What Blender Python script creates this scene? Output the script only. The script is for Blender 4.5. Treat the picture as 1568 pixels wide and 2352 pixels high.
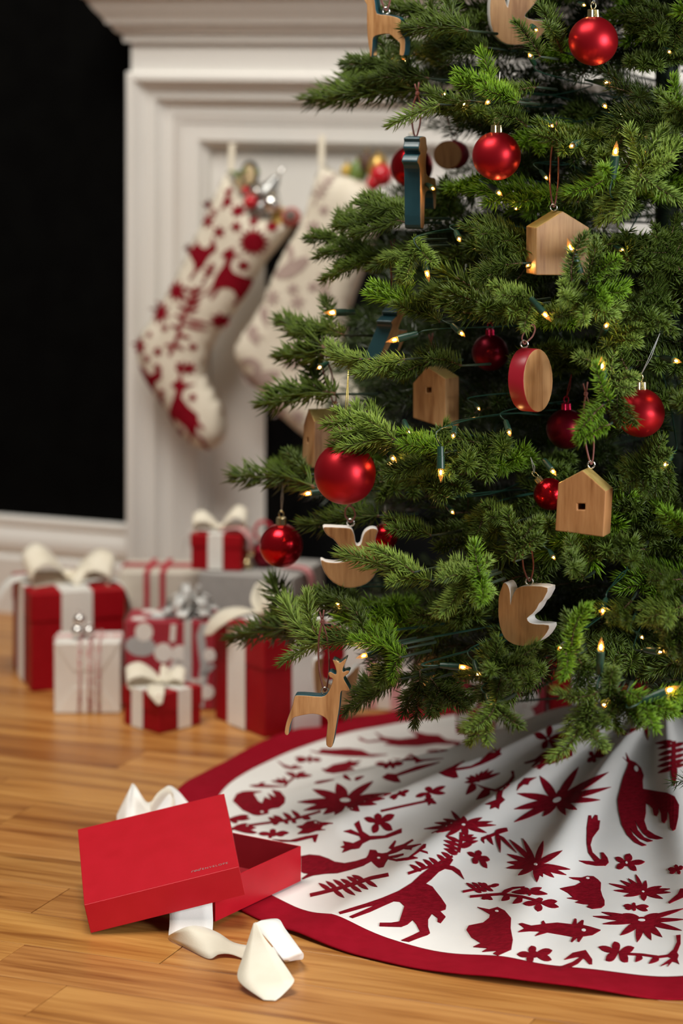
import bpy, bmesh, math, random
import numpy as np
from mathutils import Vector, Matrix
from mathutils.geometry import delaunay_2d_cdt

for o in list(bpy.data.objects):
    bpy.data.objects.remove(o)
S = bpy.context.scene
COL = S.collection
rnd = random.Random(7)

# ------------------------------------------------------------------ camera
F, YH, CH, CX = 6200.0, 60.0, 1.06, 784.0     # focal length in px, eye line row, eye height in m, middle column
cam = bpy.data.cameras.new('camera')
cam.sensor_fit = 'VERTICAL'
cam.sensor_height = 36.0
cam.sensor_width = 24.0
cam.lens = F / 2352.0 * 36.0
cam.shift_y = -(1176.0 - YH) / 2352.0
cam.clip_start = 0.05
cam.dof.use_dof = True
cam.dof.focus_distance = 3.16
cam.dof.aperture_fstop = 2.9
cam_o = bpy.data.objects.new('camera', cam)
COL.objects.link(cam_o)
cam_o.location = (0, 0, CH)
cam_o.rotation_euler = (math.pi / 2, 0, 0)
S.camera = cam_o

# ------------------------------------------------------------------ light
S.view_settings.view_transform = 'Standard'
S.view_settings.look = 'None'
S.view_settings.gamma = 1.0
S.view_settings.use_curve_mapping = False
S.view_settings.exposure = 0.12
world = bpy.data.worlds.new('room_air')
S.world = world
world.use_nodes = True
world.node_tree.nodes['Background'].inputs[0].default_value = (1.0, 0.91, 0.80, 1)
world.node_tree.nodes['Background'].inputs[1].default_value = 0.09


def window_light(name, loc, target, sx, sy, power, color):
    l = bpy.data.lights.new(name, 'AREA')
    l.shape = 'RECTANGLE'
    l.size, l.size_y = sx, sy
    l.energy = power
    l.color = color
    o = bpy.data.objects.new(name, l)
    COL.objects.link(o)
    o.location = loc
    d = Vector(target) - Vector(loc)
    o.rotation_euler = d.to_track_quat('-Z', 'Y').to_euler()
    return o


window_light('window_daylight_right', (2.6, 1.1, 1.2), (0.35, 3.3, 0.35), 1.4, 1.4, 122, (0.94, 0.97, 1.0))
window_light('window_daylight_left', (-0.7, 2.95, 3.15), (-0.1, 4.4, 1.0), 1.6, 1.4, 98, (1.0, 0.95, 0.87))


# ------------------------------------------------------------------ projection helpers (pixel + distance -> place in the room)
def P(x, y, d):
    return Vector(((x - CX) * d / F, d, CH - (y - YH) * d / F))


def G(x, y, z=0.0):
    return P(x, y, (CH - z) * F / (y - YH))


def pix(v):
    return (CX + F * v[0] / v[1], YH + F * (CH - v[2]) / v[1])


# ------------------------------------------------------------------ object helpers
def mesh_from(verts, faces, name='mesh', mats=(), mi=None, smooth=False):
    me = bpy.data.meshes.new(name)
    me.from_pydata([tuple(v) for v in verts], [], [tuple(f) for f in faces])
    for m in mats:
        me.materials.append(m)
    if mi is not None:
        me.polygons.foreach_set('material_index', list(mi))
    if smooth:
        me.polygons.foreach_set('use_smooth', [True] * len(me.polygons))
    me.update()
    return me


def bm_mesh(bm, name='mesh', mats=(), smooth=False):
    me = bpy.data.meshes.new(name)
    bmesh.ops.recalc_face_normals(bm, faces=bm.faces)
    bm.to_mesh(me)
    bm.free()
    for m in mats:
        me.materials.append(m)
    if smooth:
        me.polygons.foreach_set('use_smooth', [True] * len(me.polygons))
    return me


def tag(o, label=None, cat=None, group=None, kind=None):
    if label: o['label'] = label
    if cat: o['category'] = cat
    if group: o['group'] = group
    if kind: o['kind'] = kind
    return o


def thing(name, loc, label=None, cat=None, group=None, kind=None):
    o = bpy.data.objects.new(name, None)
    o.empty_display_size = 0.02
    COL.objects.link(o)
    o.location = loc
    return tag(o, label, cat, group, kind)


def part(name, me, parent=None, label=None, kind=None):
    o = bpy.data.objects.new(name, me)
    COL.objects.link(o)
    if parent is not None:
        o.parent = parent
        if parent.type == 'EMPTY':
            o.matrix_parent_inverse = Matrix.Translation(-Vector(parent.location))
    if label: o['label'] = label
    if kind: o['kind'] = kind
    return o


def bevel(o, w, seg=2, ang=0.6):
    m = o.modifiers.new('bevel', 'BEVEL')
    m.width = w
    m.segments = seg
    m.limit_method = 'ANGLE'
    m.angle_limit = ang
    return o


def smooth_by_angle(me, ang=0.7):
    me.polygons.foreach_set('use_smooth', [True] * len(me.polygons))
    me.set_sharp_from_angle(angle=ang)


def box_pts(o, ax, ay, az):
    o, ax, ay, az = Vector(o), Vector(ax), Vector(ay), Vector(az)
    v = [o, o + ax, o + ax + ay, o + ay]
    return v + [p + az for p in v]


BOXF = [(3, 2, 1, 0), (4, 5, 6, 7), (0, 1, 5, 4), (1, 2, 6, 5), (2, 3, 7, 6), (3, 0, 4, 7)]


def box_mesh(o, ax, ay, az, mats=(), name='box'):
    return mesh_from(box_pts(o, ax, ay, az), BOXF, name, mats)


def catmull(pts, n=6, closed=False):
    pts = [Vector(p) for p in pts]
    out = []
    N = len(pts)
    rng = range(N) if closed else range(N - 1)
    for i in rng:
        if closed:
            p0, p1, p2, p3 = pts[(i - 1) % N], pts[i], pts[(i + 1) % N], pts[(i + 2) % N]
        else:
            p0, p1, p2, p3 = pts[max(i - 1, 0)], pts[i], pts[i + 1], pts[min(i + 2, N - 1)]
        for k in range(n):
            t = k / n
            out.append(0.5 * ((2 * p1) + (p2 - p0) * t + (2 * p0 - 5 * p1 + 4 * p2 - p3) * t * t + (3 * p1 - p0 - 3 * p2 + p3) * t ** 3))
    if not closed:
        out.append(pts[-1])
    return out


def tube(pts, r, seg=8, r_end=None, closed=False):
    """verts, faces of a round tube along points"""
    pts = [Vector(p) for p in pts]
    n = len(pts)
    V, Fc = [], []
    up = Vector((0.137, 0.31, 0.94)).normalized()
    prev = None
    for i, p in enumerate(pts):
        a = pts[(i - 1) % n] if (closed or i > 0) else p
        b = pts[(i + 1) % n] if (closed or i < n - 1) else p
        t = (b - a)
        t = t.normalized() if t.length > 1e-9 else Vector((0, 0, 1))
        if prev is None:
            s = t.cross(up)
            if s.length < 1e-3: s = t.cross(Vector((1, 0, 0)))
        else:
            s = prev - t * prev.dot(t)
        s.normalize()
        prev = s
        q = t.cross(s)
        rr = r if r_end is None else r + (r_end - r) * i / max(n - 1, 1)
        for k in range(seg):
            an = 2 * math.pi * k / seg
            V.append(p + (s * math.cos(an) + q * math.sin(an)) * rr)
    rings = n if closed else n - 1
    for i in range(rings):
        for k in range(seg):
            a = i * seg + k
            b = i * seg + (k + 1) % seg
            c = ((i + 1) % n) * seg + (k + 1) % seg
            e = ((i + 1) % n) * seg + k
            Fc.append((a, b, c, e))
    if not closed:
        Fc.append(tuple(range(seg - 1, -1, -1)))
        Fc.append(tuple((n - 1) * seg + k for k in range(seg)))
    return V, Fc


def tube_mesh(pts, r, mat, seg=8, r_end=None, closed=False, name='tube'):
    V, Fc = tube(pts, r, seg, r_end, closed)
    return mesh_from(V, Fc, name, [mat], smooth=True)


def lathe_mesh(profile, origin, axis, mat, seg=32, name='lathe', ang=0.7):
    """profile (r, h) turned about axis through origin"""
    axis = Vector(axis).normalized()
    s = axis.orthogonal().normalized()
    q = axis.cross(s)
    V, Fc = [], []
    o = Vector(origin)
    for r, h in profile:
        for k in range(seg):
            an = 2 * math.pi * k / seg
            V.append(o + axis * h + (s * math.cos(an) + q * math.sin(an)) * max(r, 1e-5))
    for i in range(len(profile) - 1):
        for k in range(seg):
            Fc.append((i * seg + k, i * seg + (k + 1) % seg, (i + 1) * seg + (k + 1) % seg, (i + 1) * seg + k))
    me = mesh_from(V, Fc, name, mat if isinstance(mat, (list, tuple)) else [mat])
    smooth_by_angle(me, ang)
    return me


def strip_mesh(pairs, mat, n=8, thick=0.0006, name='ribbon'):
    """cloth strip given by pairs of edge points"""
    A = catmull([a for a, b in pairs], n)
    B = catmull([b for a, b in pairs], n)
    V, Fc = [], []
    W = 4
    for a, b in zip(A, B):
        for k in range(W + 1):
            V.append(Vector(a).lerp(Vector(b), k / W))
    for i in range(len(A) - 1):
        for k in range(W):
            j = i * (W + 1) + k
            Fc.append((j, j + 1, j + W + 2, j + W + 1))
    me = mesh_from(V, Fc, name, [mat], smooth=True)
    return me


def solid(o, t, off=0.0):
    m = o.modifiers.new('solid', 'SOLIDIFY')
    m.thickness = t
    m.offset = off
    return o


# ------------------------------------------------------------------ materials
def mat(name, color, rough=0.5, metal=0.0, color2=None, nscale=20.0, nmix=(0.35, 0.65), bump=0.0, bscale=200.0, spec=0.5,
        stretch=(1, 1, 1), sheen=0.0, coat=0.0, use_obj_color=False, rough2=None, detail=4.0, distort=0.0):
    m = bpy.data.materials.new(name)
    m.use_nodes = True
    nt = m.node_tree
    b = nt.nodes['Principled BSDF']
    b.inputs['Base Color'].default_value = (*color, 1)
    b.inputs['Roughness'].default_value = rough
    b.inputs['Metallic'].default_value = metal
    b.inputs['Specular IOR Level'].default_value = spec
    if sheen: b.inputs['Sheen Weight'].default_value = sheen
    if coat: b.inputs['Coat Weight'].default_value = coat
    tc = nt.nodes.new('ShaderNodeTexCoord')
    mp = nt.nodes.new('ShaderNodeMapping')
    mp.inputs['Scale'].default_value = stretch
    nt.links.new(tc.outputs['Object'], mp.inputs['Vector'])
    last = None
    nz = nt.nodes.new('ShaderNodeTexNoise')
    nz.inputs['Scale'].default_value = nscale
    nz.inputs['Detail'].default_value = detail
    nz.inputs['Distortion'].default_value = distort
    nt.links.new(mp.outputs[0], nz.inputs['Vector'])
    if color2 is not None:
        rp = nt.nodes.new('ShaderNodeValToRGB')
        rp.color_ramp.elements[0].position = nmix[0]
        rp.color_ramp.elements[1].position = nmix[1]
        rp.color_ramp.elements[0].color = (*color, 1)
        rp.color_ramp.elements[1].color = (*color2, 1)
        nt.links.new(nz.outputs['Fac'], rp.inputs['Fac'])
        last = rp.outputs['Color']
        if use_obj_color:
            oi = nt.nodes.new('ShaderNodeObjectInfo')
            mx = nt.nodes.new('ShaderNodeMix')
            mx.data_type = 'RGBA'
            mx.blend_type = 'MULTIPLY'
            mx.inputs['Factor'].default_value = 1
            nt.links.new(last, mx.inputs['A'])
            nt.links.new(oi.outputs['Color'], mx.inputs['B'])
            last = mx.outputs['Result']
        nt.links.new(last, b.inputs['Base Color'])
    if rough2 is not None:
        mr = nt.nodes.new('ShaderNodeMapRange')
        mr.inputs['To Min'].default_value = rough
        mr.inputs['To Max'].default_value = rough2
        nt.links.new(nz.outputs['Fac'], mr.inputs['Value'])
        nt.links.new(mr.outputs[0], b.inputs['Roughness'])
    if bump:
        n2 = nt.nodes.new('ShaderNodeTexNoise')
        n2.inputs['Scale'].default_value = bscale
        n2.inputs['Detail'].default_value = 3
        nt.links.new(mp.outputs[0], n2.inputs['Vector'])
        bp = nt.nodes.new('ShaderNodeBump')
        bp.inputs['Strength'].default_value = bump
        bp.inputs['Distance'].default_value = 0.002
        nt.links.new(n2.outputs['Fac'], bp.inputs['Height'])
        nt.links.new(bp.outputs[0], b.inputs['Normal'])
    return m


def wood_mat(name, c_dark, c_mid, c_light, rough=0.4, scale=(1.6, 24, 24), axis_noise=6.0, obj_color=True, spec=0.5, bump=0.08, knots=False):
    m = bpy.data.materials.new(name)
    m.use_nodes = True
    nt = m.node_tree
    L = nt.links
    b = nt.nodes['Principled BSDF']
    b.inputs['Roughness'].default_value = rough
    b.inputs['Specular IOR Level'].default_value = spec
    tc = nt.nodes.new('ShaderNodeTexCoord')
    oi = nt.nodes.new('ShaderNodeObjectInfo')
    ad = nt.nodes.new('ShaderNodeVectorMath')
    ad.operation = 'ADD'
    sc = nt.nodes.new('ShaderNodeVectorMath')
    sc.operation = 'SCALE'
    sc.inputs[0].default_value = (13.0, 7.0, 3.0)
    L.new(oi.outputs['Random'], sc.inputs['Scale'])
    L.new(tc.outputs['Object'], ad.inputs[0])
    L.new(sc.outputs[0], ad.inputs[1])
    mp = nt.nodes.new('ShaderNodeMapping')
    mp.inputs['Scale'].default_value = scale
    L.new(ad.outputs[0], mp.inputs['Vector'])
    n1 = nt.nodes.new('ShaderNodeTexNoise')
    n1.inputs['Scale'].default_value = 1.0
    n1.inputs['Detail'].default_value = 5
    n1.inputs['Distortion'].default_value = 0.6
    L.new(mp.outputs[0], n1.inputs['Vector'])
    n2 = nt.nodes.new('ShaderNodeTexNoise')
    n2.inputs['Scale'].default_value = axis_noise
    n2.inputs['Detail'].default_value = 3
    L.new(mp.outputs[0], n2.inputs['Vector'])
    mx0 = nt.nodes.new('ShaderNodeMath')
    mx0.operation = 'MULTIPLY_ADD'
    mx0.inputs[1].default_value = 0.30
    L.new(n2.outputs['Fac'], mx0.inputs[0])
    ml = nt.nodes.new('ShaderNodeMath')
    ml.operation = 'MULTIPLY'
    ml.inputs[1].default_value = 0.70
    L.new(n1.outputs['Fac'], ml.inputs[0])
    L.new(ml.outputs[0], mx0.inputs[2])
    rp = nt.nodes.new('ShaderNodeValToRGB')
    e = rp.color_ramp.elements
    e[0].position = 0.36
    e[0].color = (*c_dark, 1)
    e[1].position = 0.62
    e[1].color = (*c_light, 1)
    k = e.new(0.48)
    k.color = (*c_mid, 1)
    L.new(mx0.outputs[0], rp.inputs['Fac'])
    last = rp.outputs['Color']
    if obj_color:
        mx = nt.nodes.new('ShaderNodeMix')
        mx.data_type = 'RGBA'
        mx.blend_type = 'MULTIPLY'
        mx.inputs['Factor'].default_value = 1
        L.new(last, mx.inputs['A'])
        L.new(oi.outputs['Color'], mx.inputs['B'])
        last = mx.outputs['Result']
    if knots:
        mk = nt.nodes.new('ShaderNodeMapping')
        mk.inputs['Scale'].default_value = (1.6, 9, 4)
        L.new(ad.outputs[0], mk.inputs['Vector'])
        vo = nt.nodes.new('ShaderNodeTexVoronoi')
        vo.inputs['Scale'].default_value = 1.3
        L.new(mk.outputs[0], vo.inputs['Vector'])
        kr = nt.nodes.new('ShaderNodeValToRGB')
        kr.color_ramp.elements[0].position = 0.02
        kr.color_ramp.elements[0].color = (0.22, 0.14, 0.1, 1)
        kr.color_ramp.elements[1].position = 0.10
        kr.color_ramp.elements[1].color = (1, 1, 1, 1)
        L.new(vo.outputs['Distance'], kr.inputs['Fac'])
        m2 = nt.nodes.new('ShaderNodeMix')
        m2.data_type = 'RGBA'
        m2.blend_type = 'MULTIPLY'
        m2.inputs['Factor'].default_value = 0.8
        L.new(last, m2.inputs['A'])
        L.new(kr.outputs['Color'], m2.inputs['B'])
        last = m2.outputs['Result']
    L.new(last, b.inputs['Base Color'])
    bp = nt.nodes.new('ShaderNodeBump')
    bp.inputs['Strength'].default_value = bump
    bp.inputs['Distance'].default_value = 0.002
    L.new(mx0.outputs[0], bp.inputs['Height'])
    L.new(bp.outputs[0], b.inputs['Normal'])
    mr = nt.nodes.new('ShaderNodeMapRange')
    mr.inputs['To Min'].default_value = rough * 0.8
    mr.inputs['To Max'].default_value = rough * 1.25
    L.new(n1.outputs['Fac'], mr.inputs['Value'])
    L.new(mr.outputs[0], b.inputs['Roughness'])
    return m


M = {}
M['plank'] = wood_mat('honey_pine_boards', (0.26, 0.090, 0.018), (0.44, 0.190, 0.046), (0.58, 0.285, 0.080), rough=0.33, scale=(1.8, 30, 10), axis_noise=5.0, knots=True)
M['subfloor'] = mat('dark_gap', (0.05, 0.025, 0.012), 0.9, color2=(0.08, 0.04, 0.02))
M['orn_wood'] = wood_mat('pale_ornament_wood', (0.27, 0.125, 0.045), (0.40, 0.215, 0.09), (0.49, 0.285, 0.13), rough=0.5, scale=(60, 60, 7), axis_noise=5.0, bump=0.03)
M['black_wall'] = mat('black_paint', (0.0022, 0.0021, 0.002), 0.8, color2=(0.003, 0.003, 0.0028), spec=0.02)
M['white_paint'] = mat('white_trim_paint', (0.74, 0.72, 0.68), 0.42, color2=(0.78, 0.76, 0.72), nscale=3, bump=0.03, bscale=60)
M['soot'] = mat('black_firebox', (0.008, 0.008, 0.008), 0.9, color2=(0.014, 0.013, 0.012), spec=0.1)
M['red_paper'] = mat('red_box_paper', (0.33, 0.003, 0.008), 0.5, color2=(0.36, 0.004, 0.010), nscale=60, bump=0.06, bscale=900, spec=0.2)
M['lid_red'] = mat('bright_red_box_paper', (0.46, 0.005, 0.014), 0.42, color2=(0.49, 0.006, 0.017), nscale=40, bump=0.05, bscale=900, spec=0.35)
M['box_inside'] = mat('dark_red_box_lining', (0.30, 0.004, 0.012), 0.6, color2=(0.33, 0.006, 0.015), nscale=40)
M['cream_ribbon'] = mat('cream_ribbon', (0.80, 0.73, 0.58), 0.6, color2=(0.84, 0.78, 0.64), nscale=30, bump=0.10, bscale=700, stretch=(1, 1, 1), sheen=0.3)
M['white_ribbon'] = mat('white_ribbon', (0.86, 0.84, 0.78), 0.5, color2=(0.90, 0.88, 0.82), nscale=30, bump=0.12, bscale=900, sheen=0.3)
M['white_paper'] = mat('white_wrap', (0.82, 0.79, 0.73), 0.5, color2=(0.86, 0.84, 0.78), nscale=8, bump=0.1, bscale=30)
M['kraft_paper'] = mat('beige_wrap', (0.62, 0.56, 0.47), 0.6, color2=(0.67, 0.61, 0.52), nscale=30, bump=0.06, bscale=300)
M['grey_paper'] = mat('grey_wrap', (0.36, 0.345, 0.325), 0.7, color2=(0.40, 0.385, 0.365), nscale=80, bump=0.1, bscale=500)
M['grey_print'] = mat('grey_print', (0.45, 0.46, 0.46), 0.5, color2=(0.48, 0.49, 0.49), nscale=40)
M['white_print'] = mat('white_print', (0.82, 0.79, 0.74), 0.5, color2=(0.85, 0.83, 0.78), nscale=40)
M['red_cord'] = mat('red_cord', (0.42, 0.01, 0.03), 0.7, color2=(0.5, 0.02, 0.04), nscale=300)
M['pink_ribbon'] = mat('pink_stripe_ribbon', (0.72, 0.36, 0.36), 0.6, color2=(0.78, 0.45, 0.44), nscale=60)
M['silver'] = mat('silver_metal', (0.78, 0.77, 0.74), 0.18, 1.0, color2=(0.82, 0.81, 0.78), nscale=20)
M['silver_bow'] = mat('silver_ribbon', (0.62, 0.62, 0.60), 0.4, 0.15, color2=(0.68, 0.68, 0.66), nscale=30)
M['gold'] = mat('pale_gold_metal', (0.80, 0.66, 0.36), 0.16, 1.0, color2=(0.85, 0.72, 0.42), nscale=20)
M['gold_paint'] = mat('gold_paint', (0.50, 0.35, 0.10), 0.4, 0.4, color2=(0.58, 0.43, 0.15), nscale=90, stretch=(1, 1, 1), bump=0.1)
M['matte_ball'] = mat('satin_red', (0.42, 0.006, 0.014), 0.38, 0.75, color2=(0.46, 0.008, 0.017), nscale=12, spec=0.6)
M['shiny_ball'] = mat('lustre_red', (0.50, 0.006, 0.014), 0.22, 0.85, color2=(0.54, 0.008, 0.017), nscale=12)
M['dark_ball'] = mat('crimson_satin', (0.17, 0.003, 0.014), 0.34, 0.8, color2=(0.20, 0.004, 0.017), nscale=12)
M['red_cap'] = mat('red_metal_cap', (0.42, 0.01, 0.05), 0.25, 0.9, color2=(0.5, 0.02, 0.06), nscale=50)
M['teal_paint'] = mat('dark_teal_paint', (0.012, 0.05, 0.062), 0.35, color2=(0.018, 0.065, 0.08), nscale=40, bump=0.05)
M['white_edge'] = mat('white_painted_edge', (0.80, 0.78, 0.74), 0.4, color2=(0.84, 0.82, 0.79), nscale=40)
M['red_edge'] = mat('red_painted_edge', (0.42, 0.012, 0.03), 0.35, color2=(0.46, 0.015, 0.035), nscale=40)
M['leather'] = mat('brown_leather_cord', (0.16, 0.05, 0.04), 0.6, color2=(0.2, 0.065, 0.05), nscale=200)
M['thread'] = mat('clear_thread', (0.5, 0.5, 0.48), 0.4, color2=(0.55, 0.55, 0.52))
M['gold_thread'] = mat('gold_thread', (0.6, 0.45, 0.12), 0.35, 0.7, color2=(0.75, 0.6, 0.2), nscale=900)
M['red_thread'] = mat('red_thread', (0.3, 0.02, 0.02), 0.6, color2=(0.35, 0.03, 0.03))
M['dark_hole'] = mat('dark_hole', (0.035, 0.015, 0.008), 0.8, color2=(0.05, 0.02, 0.01))
M['skirt_white'] = mat('ivory_cotton', (0.80, 0.78, 0.74), 0.85, color2=(0.84, 0.82, 0.78), nscale=14, bump=0.18, bscale=45, sheen=0.1, spec=0.2)
M['skirt_red'] = mat('red_cotton_border', (0.25, 0.003, 0.012), 0.9, color2=(0.28, 0.004, 0.015), nscale=60, bump=0.12, bscale=500, spec=0.08)
M['embroidery'] = mat('crimson_embroidery', (0.17, 0.002, 0.008), 0.8, color2=(0.26, 0.004, 0.015), nscale=130, stretch=(1, 2.5, 1), bump=0.5, bscale=420, spec=0.1)
M['linen'] = mat('beige_lining', (0.55, 0.46, 0.36), 0.9, color2=(0.6, 0.5, 0.4), nscale=60)
M['stocking'] = mat('oatmeal_cotton', (0.70, 0.64, 0.52), 0.9, color2=(0.75, 0.69, 0.57), nscale=40, bump=0.1, bscale=400, spec=0.2)
M['stocking_print'] = mat('taupe_embroidery', (0.40, 0.30, 0.265), 0.9, color2=(0.45, 0.345, 0.30), nscale=60, spec=0.2)
M['socket'] = mat('green_socket', (0.012, 0.045, 0.028), 0.35, color2=(0.016, 0.055, 0.034), nscale=40)
M['wire'] = mat('green_wire', (0.01, 0.04, 0.025), 0.4, color2=(0.014, 0.05, 0.03), nscale=40)
M['bark'] = mat('brown_stem', (0.10, 0.05, 0.03), 0.8, color2=(0.16, 0.085, 0.05), nscale=300)
M['trunk'] = mat('green_pole', (0.012, 0.03, 0.015), 0.6, color2=(0.02, 0.04, 0.02), nscale=30)
M['silver_text'] = mat('silver_print', (0.55, 0.42, 0.40), 0.35, 0.5, color2=(0.58, 0.45, 0.43))


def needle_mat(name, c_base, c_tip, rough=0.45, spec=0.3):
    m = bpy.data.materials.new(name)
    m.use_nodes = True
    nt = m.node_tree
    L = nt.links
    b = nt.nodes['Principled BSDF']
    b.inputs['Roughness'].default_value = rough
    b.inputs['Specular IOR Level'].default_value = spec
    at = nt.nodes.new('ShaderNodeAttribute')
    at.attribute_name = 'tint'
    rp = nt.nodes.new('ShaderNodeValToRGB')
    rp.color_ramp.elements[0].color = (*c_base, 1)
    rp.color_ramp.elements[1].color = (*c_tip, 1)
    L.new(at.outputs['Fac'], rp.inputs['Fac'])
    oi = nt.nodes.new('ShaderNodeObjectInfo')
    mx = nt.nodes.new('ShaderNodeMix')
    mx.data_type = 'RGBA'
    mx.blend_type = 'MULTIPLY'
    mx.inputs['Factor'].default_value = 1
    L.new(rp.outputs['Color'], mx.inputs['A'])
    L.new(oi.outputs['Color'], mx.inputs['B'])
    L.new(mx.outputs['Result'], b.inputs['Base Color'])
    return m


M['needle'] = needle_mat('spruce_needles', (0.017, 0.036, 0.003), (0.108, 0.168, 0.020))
M['needle_pvc'] = needle_mat('shaded_dark_tinsel_needles', (0.009, 0.019, 0.0025), (0.042, 0.068, 0.008), rough=0.35)  # dark green tinsel; the crown's inner shade is also put into the colour


def emis(name, color, strength):
    m = bpy.data.materials.new(name)
    m.use_nodes = True
    nt = m.node_tree
    nt.nodes.remove(nt.nodes['Principled BSDF'])
    e = nt.nodes.new('ShaderNodeEmission')
    e.inputs[0].default_value = (*color, 1)
    e.inputs[1].default_value = strength
    nt.links.new(e.outputs[0], nt.nodes['Material Output'].inputs[0])
    return m


M['filament'] = emis('warm_filament', (1.0, 0.60, 0.22), 260.0)


def bulb_glass():
    m = bpy.data.materials.new('bulb_glass')
    m.use_nodes = True
    nt = m.node_tree
    b = nt.nodes['Principled BSDF']
    b.inputs['Base Color'].default_value = (0.5, 0.22, 0.05, 1)
    b.inputs['Roughness'].default_value = 0.08
    b.inputs['Emission Color'].default_value = (1.0, 0.55, 0.16, 1)
    b.inputs['Emission Strength'].default_value = 0.5
    tr = nt.nodes.new('ShaderNodeBsdfTransparent')
    tr.inputs[0].default_value = (1, 0.9, 0.75, 1)
    mx = nt.nodes.new('ShaderNodeMixShader')
    mx.inputs[0].default_value = 0.16
    nt.links.new(tr.outputs[0], mx.inputs[1])
    nt.links.new(b.outputs[0], mx.inputs[2])
    nt.links.new(mx.outputs[0], nt.nodes['Material Output'].inputs[0])
    return m


M['bulb'] = bulb_glass()


# ------------------------------------------------------------------ filled outlines laid onto a surface
def smooth_poly(pts, n=4):
    return [(v.x, v.y) for v in catmull([Vector((p[0], p[1], 0)) for p in pts], n, closed=True)]


def fill(polys, step):
    """triangulate the union of 2D outlines with interior points; returns verts2d, tris, boundary edges"""
    V, E, Fc = [], [], []
    for p in polys:
        q = []
        for i in range(len(p)):
            a, b = Vector(p[i]), Vector(p[(i + 1) % len(p)])
            k = max(1, int((b - a).length / step))
            for j in range(k):
                q.append(a.lerp(b, j / k))
        s = len(V)
        V += q
        n = len(q)
        E += [(s + i, s + (i + 1) % n) for i in range(n)]
        Fc.append(list(range(s, s + n)))
    xs = [v.x for v in V]
    ys = [v.y for v in V]
    x = min(xs) + step * 0.5
    while x < max(xs):
        y = min(ys) + step * 0.5
        while y < max(ys):
            V.append(Vector((x, y)))
            y += step
        x += step
    ov, oe, of, *_ = delaunay_2d_cdt(V, E, Fc, 1, 1e-4)
    used = sorted({i for f in of for i in f})
    mp = {i: k for k, i in enumerate(used)}
    tris = [tuple(mp[i] for i in f) for f in of]
    cnt = {}
    for f in tris:
        for i in range(3):
            e = (f[i], f[(i + 1) % 3])
            k = tuple(sorted(e))
            if k in cnt: cnt[k] = None
            else: cnt[k] = e
    bnd = [e for e in cnt.values() if e]
    return [ov[i] for i in used], tris, bnd


def raised(polys, step, mapper, h, mats, name, sink=0.0004):
    """raised applique: mapper(list of 2D) -> (positions, normals)"""
    v2, tris, bnd = fill(polys, step)
    pos, nor = mapper(v2)
    top = [p + n * h for p, n in zip(pos, nor)]
    bot = [p - n * sink for p, n in zip(pos, nor)]
    n0 = len(top)
    bi = sorted({i for e in bnd for i in e})
    mp = {i: n0 + k for k, i in enumerate(bi)}
    V = top + [bot[i] for i in bi]
    Fc = [tuple(t) for t in tris] + [(a, mp[a], mp[b], b) for a, b in bnd]
    return mesh_from(V, Fc, name, mats)


def leaf2(a, b, w, n=5, fat=0.5):
    a, b = Vector(a), Vector(b)
    t = b - a
    s = Vector((-t.y, t.x)).normalized()
    L, R = [], []
    for i in range(1, n + 1):
        k = i / (n + 1)
        ww = w * 0.5 * math.sin(math.pi * k ** fat if fat != 1 else math.pi * k) ** 0.8
        L.append(a + t * k + s * ww)
        R.append(a + t * k - s * ww)
    p = [a] + L + [b] + R[::-1]
    return [(q.x, q.y) for q in p]


def ell2(c, rx, ry, rot=0.0, n=14):
    return [(c[0] + rx * math.cos(k * 2 * math.pi / n) * math.cos(rot) - ry * math.sin(k * 2 * math.pi / n) * math.sin(rot),
             c[1] + rx * math.cos(k * 2 * math.pi / n) * math.sin(rot) + ry * math.sin(k * 2 * math.pi / n) * math.cos(rot)) for k in range(n)]


def stroke2(pts, w):
    pts = [Vector(p) for p in pts]
    L, R = [], []
    for i, p in enumerate(pts):
        t = (pts[min(i + 1, len(pts) - 1)] - pts[max(i - 1, 0)]).normalized()
        s = Vector((-t.y, t.x)) * w * 0.5
        L.append(p + s)
        R.append(p - s)
    return [(q.x, q.y) for q in L + R[::-1]]
# ================================================================== SETTING
TH = math.radians(22.0)
UX = Vector((math.cos(TH), -math.sin(TH), 0))        # along the boards and the wall, to the right
NX = Vector((-math.sin(TH), -math.cos(TH), 0))       # out of the wall into the room
W0 = Vector((-0.621, 4.91, 0))


def WP(u, p, z):
    return W0 + UX * u + NX * p + Vector((0, 0, z))


def wpx(x, y, p):
    """(u, z) where the sight line through a pixel meets the plane standing p in front of the wall"""
    o = W0 + NX * p
    k = (x - CX) / F
    u = (k * o.y - o.x) / (UX.x - k * UX.y)
    d = o.y + u * UX.y
    return u, CH - (y - YH) * d / F


# floor: sub-floor slab + single boards
fl = tag(part('floor', box_mesh((-2.4, 1.9, -0.06), (5.4, 0, 0), (0, 4.2, 0), (0, 0, 0.042), [M['subfloor']], 'subfloor')), kind='structure')
RT = math.radians(-22.0)
FX = Vector((math.cos(RT), math.sin(RT), 0))
FS = Vector((-math.sin(RT), math.cos(RT), 0))
plank_cache = {}


def plank(t0, t1, s0, tint):
    ln = round((t1 - t0), 3)
    key = ln
    if key not in plank_cache:
        bm = bmesh.new()
        g = 0.0005
        v = [bm.verts.new(p) for p in box_pts((g, g, -0.018), (ln - 2 * g, 0, 0), (0, 0.1 - 2 * g, 0), (0, 0, 0.018))]
        for f in BOXF: bm.faces.new([v[i] for i in f])
        bmesh.ops.bevel(bm, geom=[e for e in bm.edges if e.verts[0].co.z > -0.001 and e.verts[1].co.z > -0.001], offset=0.0003, segments=1, affect='EDGES')
        plank_cache[key] = bm_mesh(bm, 'plank', [M['plank']])
    o = part('plank', plank_cache[key], fl)
    o.location = FX * t0 + FS * s0
    o.rotation_euler = (0, 0, RT)
    o.color = tint
    return o


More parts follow.
